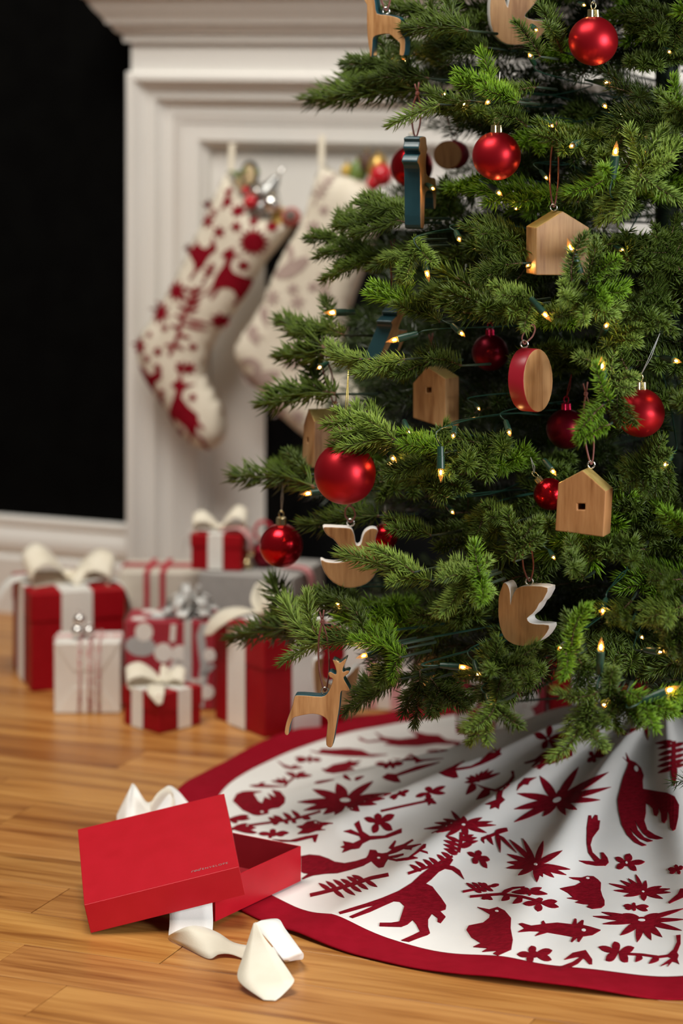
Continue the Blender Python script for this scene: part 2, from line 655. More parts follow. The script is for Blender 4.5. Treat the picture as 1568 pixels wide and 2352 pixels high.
known = {2.752: [-1.334], 2.652: [-1.506, -0.889], 3.452: [-1.743], 3.152: [-1.7645]}
r2 = random.Random(21)
k = -7
while True:
    s0 = round(2.752 + 0.1 * k, 3)
    if s0 > 4.75: break
    t = -3.0 + r2.random() * 0.5
    cuts = [t]
    kn = known.get(s0, [])
    while cuts[-1] < 1.0:
        nx = cuts[-1] + r2.choice([0.62, 0.78, 0.94, 1.1, 1.26])
        for j in kn:
            if cuts[-1] < j - 0.01 and nx > j - 0.25: nx = j
        cuts.append(nx)
    for a, b in zip(cuts[:-1], cuts[1:]):
        v = r2.uniform(0.90, 1.07)
        tint = (v, v * r2.uniform(0.96, 1.02), v * r2.uniform(0.92, 1.05), 1)
        if s0 == 3.452 and b < -1.5: tint = (0.74, 0.62, 0.55, 1)
        if s0 == 3.152 and a < -1.5 and b > -1.5: tint = (0.86, 0.80, 0.74, 1)
        plank(a, b, s0, tint)
    k += 1

# black wall and white baseboard
U_OP = wpx(612, 900, 0.045)[0]               # opening of the fireplace
Z_OP = wpx(680, 515, 0.045)[1]
UL = wpx(287, 600, 0.12)[0]                 # left edge of the surround
UR = UL + 1.62
OIN = 0.1325
U_OP2 = UR - (U_OP - UL)
V, Fc = [], []
for a, b, z0, z1 in ((-0.9, U_OP, 0, 2.6), (U_OP, U_OP2, Z_OP, 2.6), (U_OP2, 3.3, 0, 2.6)):
    n0 = len(V)
    V += box_pts(WP(a, -0.1, z0), UX * (b - a), NX * 0.1, (0, 0, z1 - z0))
    Fc += [tuple(i + n0 for i in f) for f in BOXF]
tag(part('wall_back', mesh_from(V, Fc, 'wall', [M['black_wall']])), kind='structure')


def sweep_u(profile, u0, u1, mats, name):
    V, Fc = [], []
    n = len(profile)
    for u in (u0, u1):
        V += [WP(u, p, z) for p, z in profile]
    for i in range(n):
        j = (i + 1) % n
        Fc.append((i, j, n + j, n + i))
    Fc.append(tuple(range(n - 1, -1, -1)))
    Fc.append(tuple(range(n, 2 * n)))
    return mesh_from(V, Fc, name, mats)


base_prof = [(0, 0.0), (0.024, 0.0), (0.024, 0.098), (0.020, 0.103), (0.014, 0.105), (0.019, 0.112), (0.022, 0.122), (0.021, 0.135), (0.015, 0.148), (0.012, 0.155),
             (0.016, 0.160), (0.016, 0.170), (0.010, 0.174), (0, 0.174)]
tag(part('baseboard_left', sweep_u(base_prof, -0.9, UL - 0.001, [M['white_paint']], 'baseboard')), kind='structure')
tag(part('baseboard_right', sweep_u(base_prof, UR + 0.001, 3.2, [M['white_paint']], 'baseboard')), kind='structure')

# fireplace surround
ZT = wpx(290, 165, 0.12)[1]                 # top of the outer moulding
fp = thing('fireplace_surround', WP((UL + UR) / 2, 0.05, 0), 'white panelled fireplace surround with stepped mouldings on black wall', 'fireplace')
PF = 0.12


def frame_sweep(profile, u0, u1, z1, mats, name):
    """profile (inset, protrusion) run up the left leg, across and down the right leg with mitred corners"""
    V, Fc = [], []
    n = len(profile)
    for c in range(4):
        for o, p in profile:
            u = u0 + o if c < 2 else u1 - o
            z = 0.0 if c in (0, 3) else z1 - o
            V.append(WP(u, p, z))
    for c in range(3):
        for i in range(n - 1):
            Fc.append((c * n + i, (c + 1) * n + i, (c + 1) * n + i + 1, c * n + i + 1))
    me = mesh_from(V, Fc, name, mats)
    smooth_by_angle(me, 0.5)
    return me


prof = [(0.0, 0.0), (0.0, 0.116), (0.003, 0.120), (0.010, 0.121), (0.014, 0.120), (0.018, 0.116), (0.022, 0.110), (0.028, 0.105), (0.033, 0.103), (0.0335, 0.1005),
        (0.046, 0.100), (0.048, 0.097), (0.052, 0.091), (0.058, 0.087), (0.060, 0.0855), (0.075, 0.085), (0.078, 0.083), (0.084, 0.081), (0.088, 0.080), (0.088, 0.078),
        (0.094, 0.0775), (0.118, 0.077), (0.121, 0.075), (0.124, 0.068), (0.128, 0.064), (0.132, 0.0625), (0.1325, 0.052), (0.1325, 0.0)]
part('architrave_moulding', frame_sweep(prof, UL, UR, ZT, [M['white_paint']], 'architrave'), fp)
# flat inner panel round the opening
u_op, z_op = U_OP, Z_OP
pl0, pl1 = UL + OIN, UR - OIN
dx = u_op - pl0
for nm, (a, b, z0, z1) in {'l': (pl0, u_op, 0, ZT - OIN), 'r': (pl1 - dx, pl1, 0, ZT - OIN), 't': (u_op, pl1 - dx, z_op, ZT - OIN)}.items():
    part('inner_panel', box_mesh(WP(a, 0.0, z0), UX * (b - a), NX * 0.052, (0, 0, z1 - z0), [M['white_paint']], 'panel'), fp)
# firebox going back through the wall
V = [WP(u_op, 0.051, 0.001), WP(pl1 - dx, 0.051, 0.001), WP(pl1 - dx, 0.051, z_op), WP(u_op, 0.051, z_op),
     WP(u_op + 0.04, -0.34, 0.001), WP(pl1 - dx - 0.04, -0.34, 0.001), WP(pl1 - dx - 0.04, -0.34, z_op), WP(u_op + 0.04, -0.34, z_op)]
part('firebox', mesh_from(V, [(4, 5, 6, 7), (0, 1, 5, 4), (3, 7, 6, 2), (0, 4, 7, 3), (1, 2, 6, 5)], 'firebox', [M['soot']]), fp)
# frieze and mantel shelf
zf = wpx(292, 97, 0.10)[1]
part('frieze', box_mesh(WP(UL + 0.006, 0.0, ZT - 0.002), UX * (UR - UL - 0.012), NX * 0.108, (0, 0, zf - ZT + 0.03), [M['white_paint']], 'frieze'), fp)


def cornice(profile, u0, u1, p0, mats, name):
    V, Fc = [], []
    n = len(profile)
    for c in range(4):
        for o, z in profile:
            u = u0 - o if c < 2 else u1 + o
            p = 0.0 if c in (0, 3) else p0 + o
            V.append(WP(u, p, z))
    for c in range(3):
        for i in range(n - 1):
            Fc.append((c * n + i, (c + 1) * n + i, (c + 1) * n + i + 1, c * n + i + 1))
    Fc.append(tuple(range((1) * n + n - 1, 1 * n + n)) + (2 * n + n - 1, 3 * n + n - 1, n - 1))
    me = mesh_from(V, Fc, name, mats)
    smooth_by_angle(me, 0.5)
    return me


cp = [(0.0, zf), (0.010, zf), (0.012, zf + 0.010), (0.010, zf + 0.013), (0.016, zf + 0.015), (0.022, zf + 0.020), (0.026, zf + 0.027), (0.027, zf + 0.031), (0.033, zf + 0.032),
      (0.035, zf + 0.038), (0.040, zf + 0.046), (0.048, zf + 0.056), (0.054, zf + 0.066), (0.059, zf + 0.076), (0.068, zf + 0.080), (0.070, zf + 0.084), (0.070, zf + 0.118), (0.0, zf + 0.118)]
part('mantel_shelf', cornice(cp, UL + 0.006, UR - 0.006, 0.108, [M['white_paint']], 'mantel'), fp)
part('shelf_top', box_mesh(WP(UL - 0.06, 0.0, zf + 0.116), UX * (UR - UL + 0.12), NX * 0.175, (0, 0, 0.012), [M['white_paint']], 'shelf_top'), fp)


# ================================================================== STOCKINGS
def make_stocking(name, label, outline, p0, puff, motifs, motif_mat, loop_px, band=None, step=14):
    pts2 = smooth_poly(outline, 4)
    arr = np.array(pts2)
    seg_a = arr
    seg_b = np.roll(arr, -1, 0)
    SC = 1330.0

    def thick(q):
        q = np.array([[v[0], v[1]] for v in q], float)
        ab = seg_b - seg_a
        out = np.full(len(q), 1e9)
        for a, e in zip(seg_a, ab):
            t = np.clip(((q - a) @ e) / max((e @ e), 1e-9), 0, 1)
            out = np.minimum(out, np.hypot(*(q - a - t[:, None] * e).T))
        k = np.clip(out / 62.0, 0, 1)
        return puff * np.sqrt(np.clip(1 - (1 - k) ** 2, 0, 1))

    def mapper(v2, side=1):
        th = thick(v2)
        pos = []
        for v, h in zip(v2, th):
            u, z = wpx(v[0], v[1], p0)
            pos.append(WP(u, p0 + (h if side > 0 else -h * 0.45), z))
        return pos, [NX * side for _ in pos]

    u, z = wpx(loop_px[0], loop_px[1], p0)
    root = thing(name, WP(u, p0, z), label, 'stocking', 'stockings hung on the fireplace')
    v2, tris, bnd = fill([pts2], step)
    a, _ = mapper(v2, 1)
    b, _ = mapper(v2, -1)
    n = len(a)
    Fc = [tuple(t) for t in tris] + [(t[2] + n, t[1] + n, t[0] + n) for t in tris] + [(x, x + n, y + n, y) for x, y in bnd]
    me = mesh_from(a + b, Fc, 'stocking', [M['stocking']], smooth=True)
    part('stocking_body', me, root)
    # hanging loop
    x0, y0, x1, y1 = loop_px
    w = 7
    prs = []
    for t in (0, 0.33, 0.66, 1):
        xx, yy = x0 + (x1 - x0) * t, y0 + (y1 - y0) * t
        ua, za = wpx(xx - w, yy, p0)
        ub, zb = wpx(xx + w, yy, p0)
        prs.append((WP(ua, p0 - 0.004 * t, za), WP(ub, p0 - 0.004 * t, zb)))
    solid(part('hanging_loop', strip_mesh(prs, M['cream_ribbon']), root), 0.0015)
    for nm, polys in motifs:
        part(nm, raised(polys, 9, lambda q: mapper(q, 1), 0.0012, [motif_mat], nm), root)
    return root, mapper


def star2(c, r, n, w, rot=0.0, sq=1.0, rr=None):
    out = []
    for k in range(n):
        a = rot + 2 * math.pi * k / n
        L = r * (rr[k % len(rr)] if rr else 1)
        out.append(leaf2(c, (c[0] + L * math.cos(a), c[1] + L * math.sin(a) * sq), w, fat=0.6))
    out.append(ell2(c, w * 0.55, w * 0.55 * sq))
    return out


def fern2(stem, w, leaves, lw):
    return [stroke2(stem, w)] + [leaf2(a, b, lw, fat=1) for a, b in leaves]


def Z(c, pts):
    ox, oy, s = {'A': (400, 1620, 3.564), 'B': (800, 1640, 3.564), 'C': (1180, 1640, 4.041), 'D': (680, 1920, 3.484), 'E': (1100, 1920, 3.350), 'Z': (700, 1650, 1.806),
                 'S': (300, 380, 3.733), 'T': (300, 680, 3.733), 'U': (540, 360, 4.356), 'V': (540, 660, 4.9)}[c]
    if isinstance(pts, tuple): return (ox + pts[0] / s, oy + pts[1] / s)
    return [(ox + x / s, oy + y / s) for x, y in pts]


deer_s = [(835, 770), (870, 720), (930, 690), (945, 680), (950, 740), (1015, 760), (945, 775), (915, 850), (940, 905), (1060, 970), (1040, 1040), (980, 1130), (920, 1200), (905, 1190), (950, 1130),
          (930, 1060), (880, 1035), (830, 1040), (790, 1100), (755, 1140), (745, 1125), (790, 1040), (780, 1030), (710, 1110), (695, 1095), (770, 1000), (790, 940), (860, 840), (880, 780)]
deer_s2 = [(620, 640), (650, 680), (700, 705), (750, 670), (760, 600), (790, 650), (800, 720), (760, 740), (720, 790), (690, 850), (640, 890), (575, 970), (560, 960), (610, 880), (600, 820), (560, 775), (545, 735)]
deer_t = [(410, 740), (470, 700), (490, 640), (510, 720), (540, 735), (605, 740), (520, 780), (500, 850), (560, 930), (640, 1000), (640, 1050), (690, 1110), (680, 1130), (630, 1090), (620, 1140), (680, 1210), (690, 1310), (660, 1320),
          (655, 1220), (600, 1160), (575, 1200), (540, 1250), (525, 1240), (560, 1180), (530, 1110), (450, 1050), (420, 1040), (400, 1120), (370, 1080), (365, 990), (420, 880), (455, 790)]
bird_t = [(110, 580), (160, 600), (220, 665), (270, 640), (300, 570), (330, 600), (330, 690), (270, 720), (250, 800), (230, 860), (180, 780), (110, 660)]
red_motifs = [('embroidered_deer', [Z('S', deer_s)]), ('embroidered_deer', [Z('S', deer_s2)]), ('embroidered_deer', [Z('T', deer_t)]), ('embroidered_bird', [Z('T', bird_t)])]
for c, r, n, w in [((597, 553), 34, 14, 13), ((490, 505), 20, 6, 9), ((520, 530), 16, 6, 8), ((420, 665), 28, 8, 11), ((380, 715), 30, 8, 11), ((573, 607), 14, 7, 8), ((560, 482), 16, 7, 10), ((559, 518), 14, 5, 9),
                   ((595, 506), 12, 6, 8), ((636, 517), 15, 9, 8), ((458, 793), 10, 5, 8), ((448, 842), 17, 7, 8), ((458, 908), 10, 5, 7), ((425, 988), 12, 5, 8), ((352, 820), 10, 5, 8), ((515, 735), 22, 7, 12),
                   ((380, 803), 12, 6, 7), ((330, 792), 22, 7, 11), ((395, 750), 9, 5, 7), ((440, 570), 12, 6, 8), ((357, 765), 8, 5, 7), ((378, 838), 9, 5, 7), ((506, 486), 10, 5, 6), ((485, 470), 13, 6, 7), ((537, 462), 12, 5, 8)]:
    red_motifs.append(('embroidered_star', star2(c, r, n, w, rot=c[0] * 0.1)))
red_motifs.append(('embroidered_branch', fern2([(538, 430), (530, 470), (524, 478)], 7, [((534, 445), (544, 436)), ((532, 455), (542, 450)), ((530, 465), (538, 462)), ((536, 440), (528, 436))], 6)))
red_motifs.append(('embroidered_branch', fern2([(468, 655), (440, 720), (425, 770), (410, 805)], 9, [((460, 675), (486, 655)), ((455, 690), (484, 674)), ((450, 702), (478, 690)), ((445, 715), (474, 706)), ((440, 727), (496, 742)),
                  ((435, 740), (490, 756)), ((460, 670), (440, 655)), ((452, 690), (432, 676)), ((445, 708), (424, 696)), ((438, 728), (418, 718)), ((430, 750), (408, 742)), ((425, 765), (455, 772)), ((418, 785), (440, 800)), ((416, 790), (395, 788)), ((412, 800), (405, 815))], 9)))
red_motifs.append(('embroidered_branch', fern2([(505, 600), (492, 630), (482, 650)], 6, [((500, 612), (512, 606)), ((497, 620), (510, 616)), ((494, 628), (506, 626)), ((498, 615), (488, 610)), ((494, 625), (484, 620))], 6)))
red_motifs.append(('embroidered_branch', fern2([(385, 890), (380, 930)], 8, [((384, 900), (394, 892)), ((382, 912), (392, 906)), ((381, 922), (390, 918)), ((383, 902), (374, 896)), ((382, 915), (372, 910))], 6)))
red_motifs.append(('embroidered_branch', fern2([(432, 862), (428, 830)], 6, [((430, 850), (420, 838)), ((430, 850), (441, 836)), ((429, 840), (422, 826)), ((430, 838), (438, 824))], 6)))
out1 = [(525, 397), (545, 425), (580, 470), (630, 500), (676, 512), (670, 527), (645, 560), (621, 589), (600, 618), (584, 644), (565, 682), (550, 703), (525, 738), (503, 768), (486, 805), (477, 841), (480, 870), (500, 905), (515, 940), (521, 980), (515, 1005),
        (500, 1022), (475, 1034), (445, 1022), (415, 995), (385, 945), (350, 895), (325, 850), (315, 805), (325, 765), (355, 725), (385, 670), (415, 615), (440, 560), (465, 510), (490, 455), (510, 415)]
st1, map1 = make_stocking('christmas_stocking', 'ivory stocking with red deer and flower embroidery hanging on white fireplace', out1, 0.150, 0.030, red_motifs, M['embroidery'], (530, 400, 531, 330))

tp = []
for c, r, n, w in [((700, 690), 20, 6, 9), ((690, 660), 16, 6, 8), ((765, 680), 18, 6, 8), ((735, 655), 15, 6, 8), ((690, 815), 34, 12, 12), ((640, 680), 22, 7, 9), ((735, 520), 20, 8, 9), ((760, 480), 14, 6, 8), ((650, 935), 26, 9, 10), ((700, 950), 20, 7, 9), ((730, 880), 24, 8, 9)]:
    tp.append(('embroidered_star', star2(c, r, n, w, rot=c[0] * 0.1)))
tp.append(('embroidered_bird', [Z('U', [(560, 880), (620, 870), (660, 950), (640, 1030), (720, 990), (790, 980), (820, 1040), (740, 1130), (620, 1200), (500, 1210), (420, 1180), (520, 1090), (600, 1030)])]))
tp.append(('embroidered_bird', [Z('V', [(100, 840), (180, 770), (270, 760), (350, 800), (390, 870), (370, 930), (460, 910), (520, 900), (600, 930), (540, 1010), (400, 1090), (260, 1130), (150, 1060), (70, 930), (160, 970), (250, 960), (300, 900), (260, 850), (180, 840)])]))
tp.append(('embroidered_leaf', [leaf2((615, 700), (632, 748), 24), leaf2((585, 745), (612, 790), 30), leaf2((590, 770), (625, 770), 12)]))
tp.append(('embroidered_branch', fern2([(775, 400), (745, 445), (735, 470)], 6, [((765, 415), (778, 412)), ((760, 424), (775, 424)), ((752, 435), (768, 438)), ((765, 412), (752, 402)), ((757, 424), (743, 416)), ((750, 436), (735, 430)), ((745, 445), (762, 450)), ((745, 445), (728, 440))], 7)))
tp.append(('embroidered_branch', fern2([(765, 620), (752, 690)], 6, [((764, 630), (780, 622)), ((762, 642), (780, 636)), ((760, 654), (778, 650)), ((763, 632), (746, 626)), ((760, 646), (742, 640)), ((757, 662), (740, 656)), ((757, 664), (774, 664))], 7)))
out2 = [(738, 378), (760, 388), (800, 405), (845, 420), (870, 450), (868, 520), (850, 590), (830, 640), (815, 680), (800, 730), (795, 790), (815, 850), (840, 910), (850, 960), (830, 1005), (770, 1030), (715, 1010), (685, 990),
        (640, 950), (600, 900), (560, 855), (540, 815), (548, 780), (575, 740), (600, 698), (618, 654), (636, 612), (656, 571), (680, 532), (700, 492), (718, 432)]
st2, map2 = make_stocking('christmas_stocking', 'oatmeal stocking with taupe birds and leaves half hidden by tree', out2, 0.150, 0.032, tp, M['stocking_print'], (738, 384, 737, 310))


# ---- small things poking out of the stockings
def sp(x, y, p):
    u, z = wpx(x, y, p)
    return WP(u, p, z)


M['black_toy'] = mat('black_lacquer', (0.02, 0.018, 0.016), 0.3, color2=(0.03, 0.027, 0.024))
M['toy_cream'] = mat('cream_toy_face', (0.62, 0.48, 0.27), 0.45, color2=(0.68, 0.54, 0.32), nscale=30)
M['toy_red'] = mat('glossy_toy_red', (0.50, 0.01, 0.02), 0.2, color2=(0.55, 0.02, 0.03), nscale=20)
M['dull_red'] = mat('dull_toy_red', (0.30, 0.03, 0.02), 0.4, color2=(0.36, 0.05, 0.03), nscale=60)
M['toy_yellow'] = mat('toy_yellow', (0.55, 0.36, 0.06), 0.35, color2=(0.6, 0.42, 0.1), nscale=20)
M['toy_green'] = mat('leaf_green', (0.10, 0.17, 0.03), 0.5, color2=(0.15, 0.22, 0.05), nscale=50)
M['toy_smoke'] = mat('smoky_plastic', (0.26, 0.26, 0.25), 0.25, 0.5, color2=(0.34, 0.34, 0.33), nscale=20)
M['toy_brown'] = mat('dark_brown_cone', (0.06, 0.03, 0.02), 0.6, color2=(0.1, 0.05, 0.03), nscale=80)
M['toy_gold'] = mat('old_gold', (0.42, 0.26, 0.05), 0.35, 0.6, color2=(0.5, 0.33, 0.1), nscale=60)


def paddle(x, y, rx, ry, p, label):
    o = sp(x, y, p)
    t = thing('toy_clapper', o + Vector((0, 0, -ry / 1330)), label, 'toy')
    sc = 1 / 1330.0
    prof = [(1, 0)]
    for nm, k, th, m, zz in (('rim', 1.0, 0.008, M['black_toy'], 0.0), ('face', 0.72, 0.002, M['toy_cream'], 0.008)):
        V, Fc = [], []
        n = 28
        for zlev in (0, th):
            for i in range(n):
                a = 2 * math.pi * i / n
                V.append(o + UX * (rx * k * sc * math.cos(a)) + Vector((0, 0, ry * k * sc * math.sin(a))) + NX * (zz + zlev))
        for i in range(n): Fc.append((i, (i + 1) % n, n + (i + 1) % n, n + i))
        Fc.append(tuple(range(n - 1, -1, -1)))
        Fc.append(tuple(range(n, 2 * n)))
        bevel(part(nm, mesh_from(V, Fc, nm, [m]), t), 0.001)
    h = o + Vector((0, 0, -ry * sc * 0.9))
    part('handle', tube_mesh([h + NX * 0.004, h + NX * 0.004 + Vector((0, 0, -0.05))], 0.005, M['black_toy']), t)


paddle(576, 400, 21, 31, 0.152, 'black oval toy with cream face sticking out of red stocking')
paddle(556, 418, 16, 27, 0.142, 'cream oval toy behind the black one in red stocking')


def simple_ball(x, y, r, p, m, name, label, cat, stem=True, squash=1.0):
    o = sp(x, y, p)
    t = thing(name, o - Vector((0, 0, r)), label, cat)
    prof = [(r * math.sin(a), -r * squash * math.cos(a)) for a in [math.pi * k / 14 for k in range(15)]]
    part('body', lathe_mesh(prof, o, (0.1, 0, 1), m, 20), t)
    if stem:
        part('stem', lathe_mesh([(0.0015, 0), (0.003, 0.003), (0.003, 0.007), (0.0, 0.008)], o + Vector((0, 0, r * squash * 0.97)), (0.1, 0, 1), M['gold'], 10), t)
    return t


simple_ball(564, 438, 0.007, 0.178, M['toy_red'], 'red_berry', 'upper small red berry in the red stocking', 'berry')
simple_ball(576, 464, 0.0125, 0.176, M['toy_red'], 'red_berry', 'larger red berry lower in the red stocking', 'berry')
simple_ball(590, 440, 0.007, 0.176, M['silver'], 'jingle_bell', 'tiny bright silver bell beside the black oval toy', 'bell')
simple_ball(624, 468, 0.016, 0.168, M['silver'], 'jingle_bell', 'shiny silver bell at the mouth of red stocking', 'bell')
simple_ball(602, 478, 0.016, 0.162, M['toy_smoke'], 'jingle_bell', 'dull grey bell beside the shiny silver bell', 'bell')
# smoky plastic top
o = sp(612, 445, 0.150)
t = thing('spinning_top', o - Vector((0, 0, 0.04)), 'smoky grey spinning top leaning in the red stocking', 'toy')
ax = (UX * 0.55 + Vector((0, 0, 1)) * 0.8)
part('body', lathe_mesh([(0.002, -0.035), (0.012, -0.02), (0.021, 0.0), (0.021, 0.006), (0.012, 0.016), (0.008, 0.03), (0.004, 0.036), (0, 0.037)], o, ax, M['toy_smoke'], 24), t)
part('rod', tube_mesh([o + ax * 0.03, o + ax * 0.055], 0.0025, M['silver']), t)
o = sp(650, 425, 0.145)
# red and yellow yo-yo
o = sp(668, 498, 0.165)
t = thing('round_toy', o - Vector((0, 0, 0.02)), 'red and yellow round toy at the corner of red stocking', 'toy')
ax = NX * 0.9 + Vector((0.2, 0, 0.35))
part('body', lathe_mesh([(0.0, -0.01), (0.013, -0.01), (0.017, -0.004), (0.017, 0.002), (0.013, 0.007), (0.0, 0.009)], o, ax, M['dull_red'], 26), t)
part('hub', lathe_mesh([(0.010, 0.0085), (0.009, 0.011), (0.0, 0.012)], o, ax, M['toy_brown'], 18), t)
part('disc', lathe_mesh([(0.0, -0.012), (0.014, -0.012), (0.015, -0.006), (0.0, -0.004)], o + UX * -0.022 + Vector((0, 0, 0.004)), ax, M['toy_yellow'], 20), t)
# green sprig at the top of the red stocking
t = thing('holly_sprig', sp(540, 410, 0.150), 'thin green sprig lying over the red stocking top', 'sprig')
part('stem', tube_mesh([sp(524, 394, 0.165), sp(545, 396, 0.172), sp(562, 392, 0.172)], 0.0015, M['toy_green']), t)
for (a, b) in (((528, 394), (548, 402)), ((540, 396), (552, 412)), ((550, 396), (570, 388)), ((585, 390), (598, 398))):
    A, B = sp(*a, 0.168), sp(*b, 0.174)
    w = (B - A).cross(NX).normalized() * 0.0045
    part('leaf', mesh_from([A, (A + B) / 2 + w, B, (A + B) / 2 - w, (A + B) / 2 + NX * 0.0015], [(0, 1, 4), (1, 2, 4), (2, 3, 4), (3, 0, 4)], 'leaf', [M['toy_green']]), t)
# second stocking filling
simple_ball(868, 390, 0.018, 0.150, M['toy_gold'], 'pear_ornament', 'olive gold pear shaped ornament in the oatmeal stocking', 'ornament', squash=1.5)
simple_ball(842, 375, 0.013, 0.142, M['toy_brown'], 'pine_cone', 'dark brown cone at the top of oatmeal stocking', 'cone', squash=1.4)
simple_ball(822, 398, 0.016, 0.140, M['toy_green'], 'pear_ornament', 'green pear ornament behind rim of oatmeal stocking', 'ornament', squash=1.4)
simple_ball(797, 392, 0.011, 0.145, M['toy_yellow'], 'wooden_bead', 'ochre bead at the rim of oatmeal stocking', 'bead')
simple_ball(876, 402, 0.019, 0.168, M['toy_red'], 'red_bauble', 'glossy red bauble at the top of oatmeal stocking', 'bauble')
simple_ball(858, 420, 0.012, 0.172, M['toy_red'], 'red_bauble', 'smaller glossy red bauble on rim of oatmeal stocking', 'bauble')
# ================================================================== GIFTS
ZV = Vector((0, 0, 1))


class Gift:
    def __init__(s, name, label, corner, yaw, w, l, h, z0=0.0):
        """corner: nearest-left floor corner; yaw degrees; w along front, l to the back"""
        a = math.radians(yaw)
        s.x = Vector((math.cos(a), math.sin(a), 0))
        s.y = Vector((-math.sin(a), math.cos(a), 0))
        s.o = Vector((corner[0], corner[1], z0 + 0.0008))
        s.w, s.l, s.h = w, l, h
        s.root = thing(name, s.o + s.x * w / 2 + s.y * l / 2, label, 'gift box')

    def pt(s, x, y, z):
        return s.o + s.x * x + s.y * y + ZV * z

    def block(s, name, x0, x1, y0, y1, z0, z1, m, bev=0.0012, parent=None):
        o = part(name, box_mesh(s.pt(x0, y0, z0), s.x * (x1 - x0), s.y * (y1 - y0), ZV * (z1 - z0), [m], name), parent or s.root)
        if bev: bevel(o, bev)
        return o

    def body(s, m, lid=0.0, lidm=None):
        if lid:
            e = 0.0016
            s.block('box_body', e, s.w - e, e, s.l - e, 0, s.h - lid * 0.5, m)
            s.block('lid', 0, s.w, 0, s.l, s.h - lid, s.h, lidm or m)
        else:
            s.block('box_body', 0, s.w, 0, s.l, 0, s.h, m, 0.002)

    def band(s, axis, c, wd, m, name='ribbon', t=0.0009):
        """flat ribbon wrapped round the box; axis 'x': runs over front, top, back at x=c; 'y': over the sides at y=c"""
        if axis == 'x':
            A = [(c - wd / 2, -t, 0.001), (c - wd / 2, -t, s.h + t), (c - wd / 2, s.l + t, s.h + t), (c - wd / 2, s.l + t, 0.001)]
            B = [(c + wd / 2, y, z) for _, y, z in A]
        else:
            A = [(-t, c - wd / 2, 0.001), (-t, c - wd / 2, s.h + t), (s.w + t, c - wd / 2, s.h + t), (s.w + t, c - wd / 2, 0.001)]
            B = [(x, c + wd / 2, z) for x, _, z in A]
        V = [s.pt(*p) for p in A] + [s.pt(*p) for p in B]
        o = part(name, mesh_from(V, [(0, 1, 5, 4), (1, 2, 6, 5), (2, 3, 7, 6)], name, [m]), s.root)
        solid(o, t * 1.2, 0)
        return o

    def loop(s, name, c, dirv, length, width, height, m, sag=0.3, parent=None, side=None):
        """one bow loop from the knot c outwards"""
        d = (s.x * dirv[0] + s.y * dirv[1]).normalized()
        w = side if side is not None else (d.cross(ZV) * 0.8 + ZV * (0.0 if m is M['silver_bow'] else -0.55) * (1 if d.cross(ZV).y > 0 else -1) * -1).normalized()
        prof = [(0.0, 0.0), (0.25, 0.55), (0.6, 0.95), (0.92, 0.8), (1.0, 0.45), (0.88, 0.15), (0.55, 0.08), (0.2, 0.12), (0.0, 0.02)]
        wk = [0.35, 0.75, 1, 1, 1, 1, 0.95, 0.7, 0.35]
        prs = []
        for (u, v), k in zip(prof, wk):
            p = c + d * (u * length) + ZV * (v * height)
            prs.append((p - w * width / 2 * k, p + w * width / 2 * k))
        return solid(part(name, strip_mesh(prs, m, 5), parent or s.root), 0.0008)

    def strip(s, name, pairs, m):
        return solid(part(name, strip_mesh([(s.pt(*a), s.pt(*b)) for a, b in pairs], m, 6), s.root), 0.0008)

    def knot(s, c, r, m):
        prof = [(r * math.sin(a), -r * 0.8 * math.cos(a)) for a in [math.pi * k / 8 for k in range(9)]]
        part('knot', lathe_mesh(prof, c + ZV * r * 0.7, (0.3, 0.2, 1), m, 12), s.root)


CR, WR = M['cream_ribbon'], M['white_ribbon']
# 1 large red box, far left
g = Gift('gift_box', 'large red lidded gift box with cream bow, leftmost of the presents', (-0.4946, 4.295), 16, 0.153, 0.185, 0.154)
g.body(M['red_paper'], 0.044)
g.band('x', 0.075, 0.050, WR)
g.band('y', 0.09, 0.048, WR)
c = g.pt(0.078, 0.085, 0.156)
g.knot(c, 0.012, CR)
g.loop('bow_loop', c, (-1, -0.25), 0.075, 0.05, 0.050, CR)
g.loop('bow_loop', c, (1, -0.45), 0.072, 0.05, 0.036, CR)
g.loop('bow_loop', c, (0.6, -1), 0.035, 0.045, 0.018, CR)
g.strip('bow_tail', [((0.07, 0.08, 0.158), (0.07, 0.12, 0.158)), ((0.03, 0.085, 0.160), (0.03, 0.13, 0.160)), ((-0.01, 0.09, 0.158), (-0.008, 0.135, 0.158)), ((-0.03, 0.095, 0.135), (-0.03, 0.14, 0.135)), ((-0.036, 0.10, 0.105), (-0.036, 0.145, 0.11))], WR)
g.strip('bow_tail', [((0.09, 0.05, 0.158), (0.09, 0.09, 0.158)), ((0.13, 0.045, 0.162), (0.13, 0.09, 0.162)), ((0.158, 0.04, 0.150), (0.162, 0.085, 0.150)), ((0.172, 0.035, 0.115), (0.176, 0.075, 0.12))], WR)

# 2 beige box with red cords
g = Gift('gift_box', 'beige wrapped gift box tied with two dark red ribbons', (-0.363, 4.412), -3, 0.134, 0.11, 0.166)
g.body(M['kraft_paper'])
for x in (0.045, 0.071): g.band('x', x, 0.009, M['red_cord'], t=0.0011)
for y in (0.05, 0.07): g.band('y', y, 0.009, M['red_cord'], t=0.0013)

